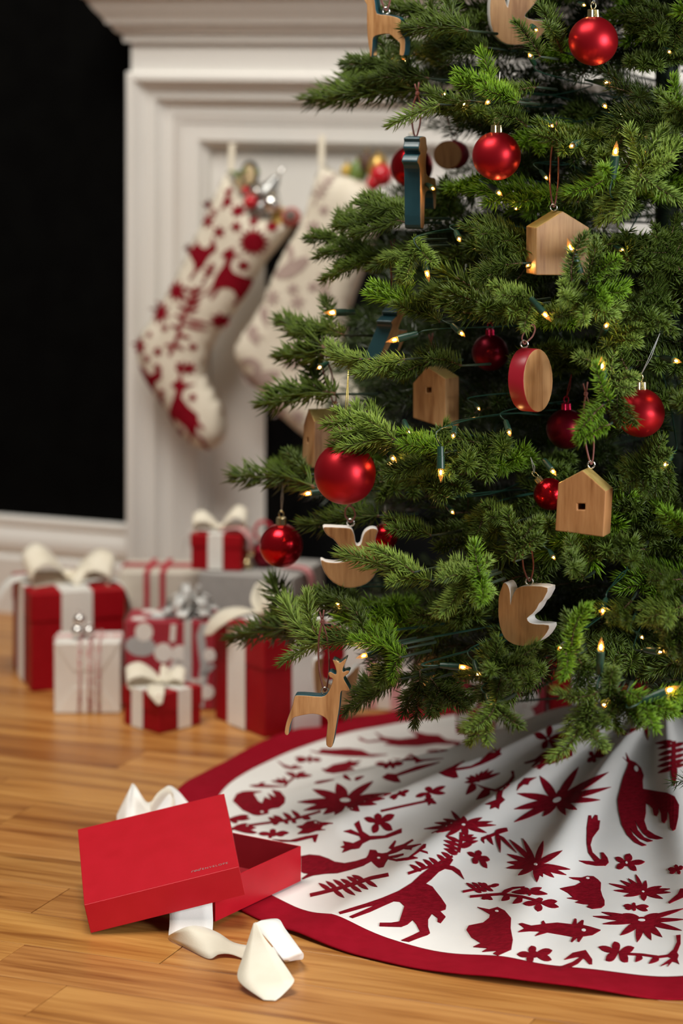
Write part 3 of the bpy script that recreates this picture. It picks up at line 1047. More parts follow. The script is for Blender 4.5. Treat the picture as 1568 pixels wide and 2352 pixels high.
# 3 grey box
a = math.radians(-18)
g = Gift('gift_box', 'big plain grey wrapped gift box carrying the small red one', (-0.077 - 0.16 * math.cos(a), 4.27 - 0.16 * math.sin(a)), -18, 0.16, 0.155, 0.185)
g.body(M['grey_paper'])
for k, (dx, m) in enumerate(((-0.008, M['pink_ribbon']), (0.0, M['red_cord']), (0.008, M['pink_ribbon']))):
    wd = 0.009
    y0 = 0.06 + dx
    g.strip('striped_ribbon', [((0.115, y0 - wd / 2 + 0.02, 0.1872), (0.115, y0 + wd / 2 + 0.02, 0.1872)), ((0.14, y0 - wd / 2 + 0.008, 0.190), (0.14, y0 + wd / 2 + 0.008, 0.190)),
                               ((0.163, y0 - wd / 2, 0.188), (0.163, y0 + wd / 2, 0.188)), ((0.172, y0 - wd / 2, 0.170), (0.172, y0 + wd / 2, 0.170)), ((0.174, y0 - wd / 2, 0.12), (0.174, y0 + wd / 2, 0.12))], m)
grey = g

# 4 small red box on top of it
g = Gift('gift_box', 'small red gift box with cream bow on top of grey box', (-0.243, 4.335), -8, 0.085, 0.075, 0.056, 0.1865)
g.body(M['red_paper'], 0.02)
g.band('x', 0.041, 0.024, WR)
g.band('y', 0.037, 0.024, WR)
c = g.pt(0.042, 0.036, 0.058)
g.knot(c, 0.007, CR)
g.loop('bow_loop', c, (-1, -0.2), 0.044, 0.026, 0.024, CR)
g.loop('bow_loop', c, (1, 0.0), 0.044, 0.028, 0.032, CR)
g.strip('bow_tail', [((0.045, 0.02, 0.059), (0.045, 0.045, 0.059)), ((0.075, 0.015, 0.064), (0.078, 0.04, 0.064)), ((0.092, 0.01, 0.05), (0.096, 0.035, 0.05)), ((0.094, 0.008, 0.03), (0.099, 0.03, 0.03))], M['pink_ribbon'])
g.strip('bow_tail', [((0.04, 0.02, 0.059), (0.04, 0.045, 0.059)), ((0.0, 0.018, 0.060), (0.0, 0.042, 0.060)), ((-0.012, 0.014, 0.045), (-0.014, 0.038, 0.045)), ((-0.014, 0.012, 0.015), (-0.018, 0.034, 0.018))], WR)

# trinkets beside it
def trinket(name, label, x, y, z, r, m, loopm=None):
    o = Vector((x, y, z + r))
    t = thing(name, o - ZV * r, label, 'bauble')
    prof = [(r * math.sin(a), -r * math.cos(a)) for a in [math.pi * k / 16 for k in range(17)]]
    part('body', lathe_mesh(prof, o, (0.2, -0.2, 1), m, 24), t)
    part('cap', lathe_mesh([(r * 0.3, 0), (r * 0.3, r * 0.3), (0, r * 0.32)], o + ZV * r * 0.93, (0, 0, 1), M['gold'], 12), t)
    if loopm:
        part('ribbon_loop', tube_mesh([o + ZV * r + Vector((math.sin(k * 0.628) * 0.014, 0, 0.016 - 0.016 * math.cos(k * 0.628))) for k in range(10)], 0.0028, loopm, closed=True), t)


trinket('red_bauble', 'small crimson bauble with ribbon loop on the grey box', -0.126, 4.36, 0.1862, 0.021, M['dark_ball'], M['red_cord'])
trinket('gold_bell', 'lower gold bell next to crimson bauble on grey box', -0.152, 4.345, 0.1862, 0.0085, M['gold'])
trinket('gold_bell', 'upper gold bell leaning on crimson bauble on grey box', -0.1475, 4.347, 0.2040, 0.0085, M['gold'])


# 5 printed box
def berry_print(g, face, n_seed):
    """white berries, grey twigs and leaves printed on faces"""
    items = face
    for kind, (fx, m, polys) in enumerate(items):
        def mp(v2, fx=fx):
            pos, nor = [], []
            for v in v2:
                if fx == 'front':
                    pos.append(g.pt(v[0], 0, v[1]))
                    nor.append(-g.y)
                elif fx == 'top':
                    pos.append(g.pt(v[0], v[1], g.h))
                    nor.append(ZV)
                else:
                    pos.append(g.pt(0, g.l - v[0], v[1]))
                    nor.append(-g.x)
            return pos, nor
        nm = 'printed_berry' if m is M['white_print'] else 'printed_leaf'
        part(nm, raised(polys, 0.012, mp, 0.0004 + 0.0002 * (m is M['white_print']), [m], nm, 0.0002), g.root)


g = Gift('gift_box', 'red gift box printed with white berries under silver bow', (-0.336, 4.186), -2, 0.140, 0.092, 0.136)
g.body(mat('dusty_red_print_paper', (0.36, 0.022, 0.04), 0.45, color2=(0.39, 0.026, 0.045), nscale=40))
fr = [('front', M['grey_print'], [ell2((0.0245, 0.098), 0.024, 0.016, -0.1)]),
      ('front', M['grey_print'], [stroke2([(0.125, 0.134), (0.118, 0.115), (0.121, 0.09), (0.124, 0.07), (0.121, 0.045), (0.116, 0.004)], 0.013)]),
      ('front', M['grey_print'], [stroke2([(0.121, 0.052), (0.138, 0.07)], 0.007)]),
      ('front', M['white_print'], [stroke2([(0.076, 0.132), (0.074, 0.105)], 0.008)]),
      ('front', M['white_print'], [stroke2([(0.122, 0.05), (0.105, 0.035)], 0.006)])]
for (x, z, r) in [(0.030, 0.120, 0.014), (0.060, 0.088, 0.0145), (0.086, 0.085, 0.0145), (0.084, 0.062, 0.0155), (0.107, 0.036, 0.012), (0.128, 0.028, 0.011), (0.132, 0.085, 0.010), (0.020, 0.058, 0.012), (0.034, 0.040, 0.013), (0.054, 0.028, 0.012)]:
    fr.append(('front', M['white_print'], [ell2((x, z), r, r * 1.05)]))
for (x, y, r) in [(0.02, 0.02, 0.012), (0.05, 0.06, 0.014), (0.12, 0.03, 0.013), (0.03, 0.075, 0.012)]:
    fr.append(('top', M['white_print'], [ell2((x, y), r, r)]))
fr.append(('top', M['grey_print'], [leaf2((0.03, 0.03), (0.1, 0.05), 0.03)]))
berry_print(g, fr, 1)
c = g.pt(0.098, 0.045, 0.137)
g.band('x', 0.098, 0.012, M['silver_bow'])
for ring, (n, L, W_, Ht, off) in enumerate(((7, 0.044, 0.019, 0.014, 0.0), (5, 0.036, 0.018, 0.030, 0.4), (3, 0.020, 0.015, 0.044, 0.2))):
    for k in range(n):
        an = off + 2 * math.pi * k / n
        g.loop('bow_loop', c + ZV * 0.002 * ring, (math.cos(an), math.sin(an)), L, W_, Ht, M['silver_bow'])

# 6 white box with twine and silver bells
g = Gift('gift_box', 'small white paper gift box with red twine and silver bells', (-0.4425, 4.16), 2, 0.102, 0.08, 0.108)
g.body(M['white_paper'])
M['fold'] = mat('paper_fold', (0.70, 0.66, 0.60), 0.6, color2=(0.74, 0.70, 0.64))
for poly in ([(0.0, 0.0), (0.051, 0.055), (0.102, 0.0)],):
    def mpf(v2, g=g): return [g.pt(v[0], 0, v[1]) for v in v2], [-g.y for _ in v2]
    part('paper_flap', raised([[(0.002, 0.001), (0.03, 0.04), (0.072, 0.04), (0.100, 0.001)]], 0.02, mpf, 0.0012, [M['white_paper']], 'flap'), g.root)
    part('paper_flap', raised([[(0.002, 0.107), (0.028, 0.066), (0.074, 0.066), (0.100, 0.107)]], 0.02, mpf, 0.0009, [M['white_paper']], 'flap'), g.root)
M['twine'] = mat('red_white_twine', (0.55, 0.10, 0.11), 0.8, color2=(0.8, 0.70, 0.66), nscale=330, nmix=(0.48, 0.52))
for x in (0.037, 0.041, 0.052, 0.055, 0.058, 0.067, 0.070):
    jit = 0.002 * math.sin(x * 900)
    pts = [g.pt(x, -0.0022, 0.001), g.pt(x + jit, -0.0024, 0.055), g.pt(x, -0.0022, 0.1085), g.pt(x, 0.0, 0.1098), g.pt(x + 0.002, 0.04, 0.1098), g.pt(x, 0.081, 0.1098), g.pt(x, 0.0822, 0.1), g.pt(x, 0.0822, 0.002)]
    part('twine', tube_mesh(pts, 0.0011, M['twine'], 6), g.root)
for y in (0.034, 0.040, 0.046):
    pts = [g.pt(-0.0018, y, 0.002), g.pt(-0.0018, y, 0.1085), g.pt(0.0, y, 0.1102), g.pt(0.05, y + 0.002, 0.1102), g.pt(0.102, y, 0.1102), g.pt(0.1038, y, 0.1085), g.pt(0.1038, y, 0.002)]
    part('twine', tube_mesh(pts, 0.0011, M['twine'], 6), g.root)
for k, (bx, by, bz, r) in enumerate(((0.034, 0.028, 0.1105, 0.0095), (0.037, 0.034, 0.1275, 0.0090), (0.052, 0.032, 0.1105, 0.0085))):
    o = g.pt(bx, by, bz + r)
    t = thing('jingle_bell', o - ZV * r, ['left silver bell on the white twine box', 'topmost silver bell on the white twine box', 'right silver bell on the white twine box'][k], 'bell', 'silver bells on the white box')
    part('body', lathe_mesh([(r * math.sin(a), -r * math.cos(a)) for a in [math.pi * q / 14 for q in range(15)]], o, (0.3, -0.1, 1), M['silver'], 22), t)
    part('loop', tube_mesh([o + ZV * r * 1.0 + Vector((math.sin(q * 0.7854) * r * 0.3, 0, r * 0.3 - math.cos(q * 0.7854) * r * 0.3)) for q in range(8)], r * 0.09, M['silver'], 6, closed=True), t)

# 7 small red box, corner forwards
g = Gift('gift_box', 'small red gift box with cream bow, corner turned forward on floor', (-0.273, 4.039), 44, 0.086, 0.086, 0.058)
g.body(M['red_paper'], 0.028)
g.band('x', 0.05, 0.026, WR)
g.band('y', 0.05, 0.026, WR)
c = g.pt(0.045, 0.045, 0.060)
g.knot(c, 0.008, CR)
g.loop('bow_loop', c, (-0.75, 0.5), 0.055, 0.03, 0.024, CR)
g.loop('bow_loop', c, (0.6, -0.8), 0.034, 0.028, 0.018, CR)
g.loop('bow_loop', c, (0.8, 0.4), 0.036, 0.026, 0.016, CR)
g.strip('bow_tail', [((0.04, 0.03, 0.061), (0.03, 0.05, 0.061)), ((0.022, 0.012, 0.066), (0.008, 0.034, 0.066)), ((0.008, -0.003, 0.060), (-0.008, 0.018, 0.060)), ((0.001, -0.006, 0.046), (-0.004, -0.001, 0.044))], CR)

# 8 large red box, front of the group
g = Gift('gift_box', 'tall red lidded gift box with wide cream ribbon, partly behind tree', (-0.1146, 4.015), 34, 0.145, 0.145, 0.146)
g.body(M['red_paper'], 0.046)
g.band('y', 0.078, 0.050, WR)
g.band('x', 0.074, 0.050, WR)
c = g.pt(0.07, 0.075, 0.148)
g.knot(c, 0.013, CR)
g.loop('bow_loop', c, (-0.55, -0.8), 0.06, 0.05, 0.052, CR)
g.loop('bow_loop', c, (0.8, 0.6), 0.06, 0.05, 0.04, CR)
g.strip('bow_tail', [((0.06, 0.05, 0.150), (0.06, 0.10, 0.150)), ((0.03, 0.055, 0.172), (0.03, 0.105, 0.172)), ((0.0, 0.065, 0.172), (0.0, 0.12, 0.170)), ((-0.018, 0.085, 0.156), (-0.016, 0.135, 0.150)), ((-0.022, 0.115, 0.135), (-0.020, 0.142, 0.128))], CR)
g.strip('bow_tail', [((0.05, 0.09, 0.150), (0.09, 0.10, 0.150)), ((0.045, 0.11, 0.18), (0.095, 0.12, 0.178)), ((0.06, 0.12, 0.202), (0.075, 0.122, 0.205))], CR)

# 9 white box with pink stripes behind it
a = math.radians(-12)
g = Gift('gift_box', 'white wrapped gift box with pink ribbon bands behind hanging deer', (0.108 - 0.163 * math.cos(a), 4.17 - 0.163 * math.sin(a)), -12, 0.163, 0.075, 0.140)
g.body(M['white_paper'])
for x in (0.10, 0.138): g.band('x', x, 0.016, M['pink_ribbon'])
g.band('y', 0.04, 0.02, M['pink_ribbon'])

# 10 second printed box and 11 red box with ribbon, on the back of the skirt
g = Gift('gift_box', 'red box with white berry print standing behind the tree skirt', (0.166, 3.925), -8, 0.128, 0.09, 0.10, 0.030)
g.body(bpy.data.materials['dusty_red_print_paper'])
fr = []
for (x, z, r) in [(0.02, 0.05, 0.013), (0.045, 0.03, 0.013), (0.05, 0.06, 0.014), (0.03, 0.085, 0.013), (0.085, 0.045, 0.014), (0.102, 0.03, 0.013), (0.108, 0.056, 0.013), (0.09, 0.08, 0.014), (0.115, 0.085, 0.011), (0.07, 0.02, 0.011), (0.012, 0.02, 0.011)]:
    fr.append(('front', M['white_print'], [ell2((x, z), r, r * 1.05)]))
fr.append(('front', M['grey_print'], [stroke2([(0.06, 0.002), (0.066, 0.05), (0.06, 0.098)], 0.008)]))
berry_print(g, fr, 2)
g = Gift('gift_box', 'dark red gift box with broad ribbon under the tree near trunk', (0.301, 3.93), -6, 0.145, 0.09, 0.12, 0.030)
g.body(M['red_paper'], 0.03)
g.band('x', 0.065, 0.06, WR)
g.band('y', 0.045, 0.05, WR)

# ================================================================== OPEN RED BOX IN FRONT
Rl = Matrix(((0.972, -0.136, -0.190), (0.094, 0.973, -0.213), (0.213, 0.189, 0.959)))
lx, ly, lz = Rl.col[0].normalized(), Rl.col[1].normalized(), Rl.col[2].normalized()
lo = Vector((-0.2924, 3.1498, 0.0015))
LW, LH, tk = 0.1845, 0.0368, 0.0016
lid = thing('box_lid', lo, 'bright red square box lid with printed silver lettering, leaning on open box', 'box lid')


def lidp(x, y, z): return lo + lx * x + ly * y + lz * z


def shell(pt, w, l, h, t, open_top, mats, name):
    """thin-walled tray; open_top or open_bottom"""
    bm = bmesh.new()
    z0, z1 = 0, h
    zo, zi = (h, t) if open_top else (0, h - t)
    zc = 0 if open_top else h
    ou = [bm.verts.new(pt(*p)) for p in ((0, 0, zc), (w, 0, zc), (w, l, zc), (0, l, zc), (0, 0, zo), (w, 0, zo), (w, l, zo), (0, l, zo))]
    inn = [bm.verts.new(pt(*p)) for p in ((t, t, zi), (w - t, t, zi), (w - t, l - t, zi), (t, l - t, zi), (t, t, zo), (w - t, t, zo), (w - t, l - t, zo), (t, l - t, zo))]
    fs = []
    fs.append(bm.faces.new([ou[i] for i in (0, 1, 2, 3)]))
    for i in range(4):
        j = (i + 1) % 4
        fs.append(bm.faces.new((ou[i], ou[j], ou[4 + j], ou[4 + i])))
    for f in [bm.faces.new([inn[i] for i in (0, 1, 2, 3)])] + [bm.faces.new((inn[i], inn[(i + 1) % 4], inn[4 + (i + 1) % 4], inn[4 + i])) for i in range(4)]:
        f.material_index = 1
    for i in range(4):
        j = (i + 1) % 4
        bm.faces.new((ou[4 + i], ou[4 + j], inn[4 + j], inn[4 + i]))
    return bm_mesh(bm, name, mats)


bevel(part('lid_tray', shell(lidp, LW, LW, LH, tk, False, [M['lid_red'], M['box_inside']], 'lid_tray'), lid), 0.0006, 2)


def lettering(txt, size, shear, x, y, name):
    cu = bpy.data.curves.new(name, 'FONT')
    cu.body = txt
    cu.size = size
    cu.shear = shear
    cu.extrude = 0.0
    cu.space_character = 1.25 if shear == 0 else 1.05
    ob = bpy.data.objects.new('tmp_text', cu)
    COL.objects.link(ob)
    bpy.context.view_layer.update()
    dg = bpy.context.evaluated_depsgraph_get()
    me = bpy.data.meshes.new_from_object(ob.evaluated_get(dg))
    w = max((v.co.x for v in me.vertices), default=0)
    for v in me.vertices:
        q = v.co.copy()
        v.co = lidp(x + q.x, y + q.y, LH + 0.0004)
    me.materials.clear()
    me.materials.append(M['silver_text'])
    bpy.data.objects.remove(ob)
    part(name, me, lid)
    return w


w = lettering('red', 0.0080, 0.35, 0.128, 0.013, 'printed_word')
lettering('ENVELOPE', 0.0056, 0.0, 0.128 + w + 0.0006, 0.013, 'printed_word')

ba, bb = Vector((-0.545, -0.838, 0)), Vector((-0.838, 0.545, 0))
br = Vector((-0.0500, 3.336, 0.0034))
bs = 0.181
bo = br + ba * bs                     # nearest floor corner
base = thing('open_box', br + (ba + bb) * bs / 2, 'open red square box base standing under its lid', 'box')


def basep(x, y, z): return bo + (-ba) * x + bb * y + ZV * z


bevel(part('box_tray', shell(basep, bs, bs, 0.0433, 0.0016, True, [M['lid_red'], M['box_inside']], 'box_tray'), base), 0.0005, 2)

# ribbon lying beside and behind it
rb = thing('satin_ribbon', G(560, 2190), 'loose cream ribbon curling out from under the red box', 'ribbon')


def rp(*prs): return [(G(*a), G(*b)) for a, b in prs]


solid(part('ribbon_end', strip_mesh(rp(((388, 2070, .0300), (487, 2055, .0340)), ((389, 2098, .0190), (488, 2088, .0200)), ((389, 2125, .0090), (489, 2115, .0100)), ((387, 2148, .0020), (488, 2138, .0030)), ((392, 2156, .0007), (486, 2150, .0007))), M['white_ribbon']), rb), 0.0006)
solid(part('ribbon_twist', strip_mesh(rp(((387, 2149, .0060), (386, 2153, .0012)), ((404, 2139, .0150), (398, 2162, .0012)), ((432, 2128, .0225), (432, 2180, .0012)), ((462, 2128, .0220), (478, 2202, .0012)), ((500, 2142, .0170), (503, 2192, .0045)), ((535, 2164, .0110), (530, 2192, .0045)),
                                           ((572, 2172, .0080), (566, 2205, .0012)), ((600, 2172, .0060), (596, 2212, .0012))), CR), rb), 0.0006)
solid(part('ribbon_tail', strip_mesh(rp(((582, 2121, .0410), (588, 2118, .0418)), ((574, 2146, .0350), (606, 2152, .0370)), ((558, 2196, .0240), (632, 2186, .0300)), ((545, 2238, .0140), (668, 2238, .0170)), ((556, 2262, .0090), (674, 2256, .0130)), ((598, 2292, .0030), (650, 2284, .0040)), ((606, 2297, .0015), (632, 2298, .0015))), CR), rb), 0.0006)
solid(part('ribbon_loop', strip_mesh(rp(((583, 2122, .0405), (600, 2114, .0412)), ((598, 2140, .0385), (638, 2111, .0405)), ((624, 2170, .0320), (655, 2134, .0350)), ((648, 2202, .0210), (690, 2182, .0235)), ((656, 2209, .0110), (697, 2192, .0130)), ((652, 2208, .0030), (692, 2203, .0040)), ((630, 2196, .0010), (668, 2178, .0010)), ((606, 2190, .0010), (640, 2165, .0010))), M['white_ribbon']), rb), 0.0006)
solid(part('ribbon_loop', strip_mesh(rp(((268, 1912, .001), (268, 1872, .022)), ((284, 1918, .001), (298, 1812, .054)), ((308, 1918, .001), (308, 1802, .056)), ((335, 1925, .001), (338, 1843, .038)), ((362, 1925, .001), (362, 1826, .046)), ((388, 1918, .001), (386, 1805, .054)), ((408, 1905, .001), (410, 1818, .046)),
                                         ((440, 1900, .001), (440, 1852, .028)), ((470, 1900, .001), (476, 1876, .016))), M['white_ribbon']), rb), 0.0006)
solid(part('ribbon_loop', strip_mesh(rp(((345, 1848, .040), (350, 1900, .010)), ((362, 1822, .052), (372, 1880, .016)), ((385, 1808, .0545), (395, 1872, .016)), ((398, 1826, .044), (410, 1880, .012)), ((392, 1850, .032), (396, 1893, .008)), ((372, 1860, .028), (366, 1903, .005))), CR), rb), 0.0006)
# ================================================================== TREE SKIRT
TC = Vector((0.434, 3.60, 0))
SR = 0.668
RIDGES = [(-2.82, 0.08, 0.021, 0.45), (-2.42, 0.08, 0.022, 0.5), (-2.05, 0.07, 0.016, 0.5), (-1.62, 0.08, 0.019, 0.55), (-1.2, 0.12, 0.014, 0.5), (2.75, 0.12, 0.014, 0.5), (3.05, 0.08, 0.010, 0.6), (-0.7, 0.12, 0.016, 0.5), (0.2, 0.15, 0.014, 0.5), (1.2, 0.15, 0.010, 0.5)]


def hs(X, Y):
    dx, dy = X - TC.x, Y - TC.y
    r = np.hypot(dx, dy)
    a = np.arctan2(dy, dx)
    h = 0.172 * np.clip(1 - r / 0.62, 0, 1) ** 1.3
    k = np.clip((Y - 3.66) / 0.16, 0, 1)
    k = k * k * (3 - 2 * k)
    h = h * (1 - 0.80 * k)
    for a0, s, A, rc in RIDGES:
        da = np.arctan2(np.sin(a - a0 - 0.25 * (r - 0.4)), np.cos(a - a0 - 0.25 * (r - 0.4)))
        rr = r / SR
        env = np.clip(rr / 0.25, 0, 1) * np.clip((1.02 - rr) / 0.35, 0, 1) * (1 - 0.6 * k)
        h = h + A * env * np.exp(-(da / s) ** 2)
    # fine wrinkles and a wavy hem
    w = 0.0013 * np.sin(38 * X + 22 * Y + 3 * np.sin(9 * Y)) * np.sin(17 * Y - 11 * X) + 0.0022 * np.sin(14 * X - 9 * Y + 1.3) * np.sin(11 * Y + 5 * X)
    h = h + w * np.clip(r / 0.3, 0, 1)
    hem = np.clip((r - 0.52) / 0.14, 0, 1) ** 2
    wav = np.sin(a * 13 + 0.7) + 0.6 * np.sin(a * 7 + 2.0)
    h = h + hem * 0.0034 * np.clip(wav + 0.3, 0, 2) + 0.0022
    # pressed flat under the open box standing on its edge
    fb = np.clip((np.hypot(X + 0.174, Y - 3.308) - 0.135) / 0.07, 0, 1)
    h = 0.0012 + (h - 0.0012) * fb
    return h


def skirt_hit(v2):
    """sight lines meeting the skirt"""
    q = np.array([[v[0], v[1]] for v in v2], float)
    d = np.linspace(2.75, 4.45, 260)[None, :]
    X = (q[:, :1] - CX) * d / F
    Zr = CH - (q[:, 1:] - YH) * d / F
    below = Zr < hs(X, np.broadcast_to(d, X.shape))
    i = np.argmax(below, axis=1)
    i = np.clip(i, 1, None)
    rows = np.arange(len(q))
    dd = np.broadcast_to(d, X.shape)
    g0 = (Zr - hs(X, dd))
    a0, a1 = g0[rows, i - 1], g0[rows, i]
    t = np.clip(a0 / np.maximum(a0 - a1, 1e-9), 0, 1)
    D = dd[rows, i - 1] + t * (dd[rows, i] - dd[rows, i - 1])
    Xh = (q[:, 0] - CX) * D / F
    e = 0.002
    h0 = hs(Xh, D)
    nx = -(hs(Xh + e, D) - h0) / e
    ny = -(hs(Xh, D + e) - h0) / e
    n = np.stack([nx, ny, np.ones_like(nx)], 1)
    n /= np.linalg.norm(n, axis=1)[:, None]
    return [Vector(p) for p in np.stack([Xh, D, h0], 1).tolist()], [Vector(p) for p in n.tolist()]


skirt = thing('tree_skirt', TC + ZV * 0.001, 'round ivory tree skirt with crimson folk embroidery and red border on floor', 'tree skirt')


def ring_mesh(r0, r1, nr, na, lift, mats, name, edge_noise=0.0):
    V, Fc = [], []
    rs = np.linspace(r0, r1, nr)
    an = np.linspace(0, 2 * math.pi, na, endpoint=False)
    for r in rs:
        rr = r + edge_noise * (np.sin(an * 11 + 1) + 0.7 * np.sin(an * 5)) * (1 if r in (r0, r1) else 1)
        X = TC.x + rr * np.cos(an)
        Y = TC.y + rr * np.sin(an)
        Zz = hs(X, Y) + lift
        V += list(zip(X.tolist(), Y.tolist(), Zz.tolist()))
    for i in range(nr - 1):
        for k in range(na):
            Fc.append((i * na + k, (i + 1) * na + k, (i + 1) * na + (k + 1) % na, i * na + (k + 1) % na))
    return mesh_from(V, Fc, name, mats, smooth=True)


o = part('skirt_cloth', ring_mesh(0.03, SR - 0.012, 110, 420, 0.0, [M['skirt_white']], 'skirt'), skirt)
solid(o, 0.0012, -1)
o = part('skirt_border', ring_mesh(SR - 0.060, SR, 16, 420, 0.0011, [M['skirt_red']], 'border', 0.0018), skirt)
solid(o, 0.0016, -1)


def emb(name, polys, holes=()):
    o = part(name, raised(polys, 7.0, skirt_hit, 0.0011, [M['embroidery']], name), skirt)
    for h in holes:
        part('stitched_eye', raised([h], 6.0, skirt_hit, 0.0016, [M['skirt_white']], 'eye'), o)


def burst(c, crop, tips, w, hole=None, name='embroidered_flower', fat=None):
    if fat is None: fat = 1.35 if len(tips) <= 6 else 0.8
    sc = {'A': 3.564, 'B': 3.564, 'C': 4.041, 'D': 3.484, 'E': 3.350, 'Z': 1.806, 'px': 1.0}[crop]
    cv = Z(crop, c) if crop != 'px' else c
    polys = []
    big = len(tips) > 6
    for i, t in enumerate(tips):
        ww = (0.82 if big else 1.0) * (w[i % len(w)] if isinstance(w, (list, tuple)) else w) / sc
        tv = Z(crop, t) if crop != 'px' else t
        polys.append(leaf2(cv, tv, ww, fat=fat))
    mw = (max(w) if isinstance(w, (list, tuple)) else w) / sc
    polys.append(ell2(cv, mw * 0.55, mw * 0.38))
    hs_ = []
    if hole: hs_.append(ell2(cv, hole[0] / sc, hole[1] / sc, hole[2] if len(hole) > 2 else 0))
    emb(name, polys, hs_)


# --- right-hand bird and its neighbours (C)
emb('embroidered_bird', [Z('C', [(1005, 400), (1050, 440), (1035, 360), (1075, 430), (1130, 455), (1180, 505), (1205, 570), (1195, 620), (1200, 700), (1290, 715), (1420, 735), (1490, 770), (1530, 850), (1525, 960), (1500, 1070), (1475, 1085), (1450, 1060), (1440, 940), (1425, 900),
     (1420, 980), (1395, 1015), (1370, 1000), (1365, 930), (1340, 870), (1345, 910), (1325, 950), (1300, 940), (1285, 880), (1255, 845), (1225, 830), (1225, 920), (1210, 990), (1240, 1080), (1310, 1125), (1385, 1155), (1330, 1165), (1260, 1155), (1200, 1110), (1150, 1040), (1120, 990),
     (1150, 1080), (1210, 1150), (1290, 1180), (1240, 1190), (1170, 1160), (1120, 1115), (1070, 1060), (1110, 1130), (1170, 1190), (1230, 1220), (1190, 1228), (1120, 1195), (1050, 1125), (1000, 1030), (970, 900), (960, 800), (985, 700), (1010, 600), (1050, 500), (1060, 455)])],
    [ell2(Z('C', (1135, 515)), 4.5, 6.5, -0.3)])
burst((400, 805), 'C', [(235, 575), (600, 495), (880, 540), (900, 680), (800, 800), (585, 890), (480, 940), (270, 952), (5, 1005), (0, 885), (25, 740), (440, 700)], [95, 80, 75, 60, 60, 80, 80, 80, 70, 75, 75, 60], (42, 20, -0.4))
burst((315, 232), 'C', [(340, 110), (475, 195), (415, 322), (265, 325), (190, 190)], 58, (10, 10))
emb('embroidered_bird', [Z('C', [(95, 455), (200, 420), (260, 370), (330, 330), (430, 320), (540, 330), (540, 390), (420, 435), (360, 460), (300, 465), (240, 515), (215, 510), (235, 478), (190, 505), (165, 490), (212, 437), (110, 462)])])
emb('embroidered_leaf', [Z('C', [(690, 165), (790, 145), (775, 245), (700, 210)])])
burst((740, 400), 'C', [(835, 310), (850, 375), (680, 445), (745, 452), (700, 350)], 40)
emb('embroidered_stem', [Z('C', [(690, 945), (715, 945), (722, 985), (750, 940), (775, 945), (778, 990), (800, 995), (790, 1070), (730, 1150), (710, 1220), (730, 1290), (800, 1355), (815, 1350), (805, 1290), (830, 1290), (870, 1340), (880, 1380), (850, 1410), (760, 1410), (670, 1395), (600, 1365), (700, 1370), (755, 1377), (690, 1290), (675, 1200), (675, 1060)])])
burst((1045, 1387), 'C', [(1075, 1300), (1215, 1375), (1140, 1455), (948, 1435), (940, 1335)], [75, 45, 52, 52, 45], (10, 10))
emb('embroidered_branch', [stroke2(Z('C', [(1480, 255), (1478, 380), (1480, 520)]), 9)] + [leaf2(Z('C', a), Z('C', b), 9, fat=0.7) for a, b in
    [((1475, 258), (1312, 275)), ((1475, 290), (1332, 326)), ((1475, 345), (1342, 385)), ((1475, 398), (1340, 436)), ((1478, 450), (1332, 492)), ((1480, 495), (1336, 550)),
     ((1480, 300), (1585, 270)), ((1480, 350), (1590, 325)), ((1480, 405), (1590, 375)), ((1480, 455), (1590, 425)), ((1482, 490), (1590, 470)), ((1480, 470), (1488, 678))]] + [leaf2(Z('C', (1482, 480)), Z('C', (1488, 678)), 14)])
emb('embroidered_leaf', [leaf2(Z('C', (1225, 120)), Z('C', (1245, 246)), 9)])
emb('embroidered_leaf', [leaf2(Z('C', (1165, 50)), Z('C', (1235, 112)), 13), leaf2(Z('C', (1005, 195)), Z('C', (1185, 112)), 9)])
emb('embroidered_leaf', [Z('C', [(25, 715), (40, 660), (100, 600), (210, 590), (150, 625), (130, 660), (90, 655), (60, 680)])])
burst((1515, 1445), 'C', [(1500, 1402), (1570, 1420), (1540, 1487), (1445, 1480), (1428, 1445)], 36)
# --- front right (E)
burst((437, 225), 'E', [(235, 30), (335, 20), (495, 40), (640, 115), (700, 260), (670, 303), (575, 322), (490, 318), (445, 357), (300, 305), (210, 250), (215, 205), (215, 143)], [48, 48, 56, 52, 42, 42, 50, 56, 64, 52, 46, 44, 44], (13, 8))
emb('embroidered_branch', [leaf2(Z('E', (160, 0)), Z('E', (290, 132)), 7), leaf2(Z('E', (140, -20)), Z('E', (165, 130)), 11), leaf2(Z('E', (60, -5)), Z('E', (110, 72)), 11), leaf2(Z('E', (20, 20)), Z('E', (40, 60)), 7), stroke2(Z('E', [(20, 25), (90, 0), (170, -30), (220, -45)]), 6), leaf2(Z('E', (120, -20)), Z('E', (215, -60)), 10)])
emb('embroidered_bird', [Z('E', [(690, 322), (790, 325), (830, 312), (880, 315), (915, 340), (938, 365), (935, 420), (950, 470), (965, 500), (965, 535), (940, 555), (870, 563), (830, 550), (850, 530), (800, 527), (740, 515), (775, 500), (675, 482), (725, 478), (680, 440), (620, 408), (680, 395), (740, 385), (785, 360), (770, 345), (720, 335)])], [ell2(Z('E', (835, 331)), 4.2, 2)])
burst((1262, 435), 'E', [(1205, 298), (1145, 330), (1085, 345), (998, 370), (1035, 423), (1115, 467), (1270, 502), (1415, 485), (1475, 437), (1470, 410), (1405, 390), (1285, 345)], [40, 40, 36, 30, 30, 36, 60, 40, 30, 30, 40, 50], (10, 6))
burst((1195, 548), 'E', [(1185, 518), (1305, 545), (1298, 577), (1190, 579), (1110, 540), (1125, 562)], 30)
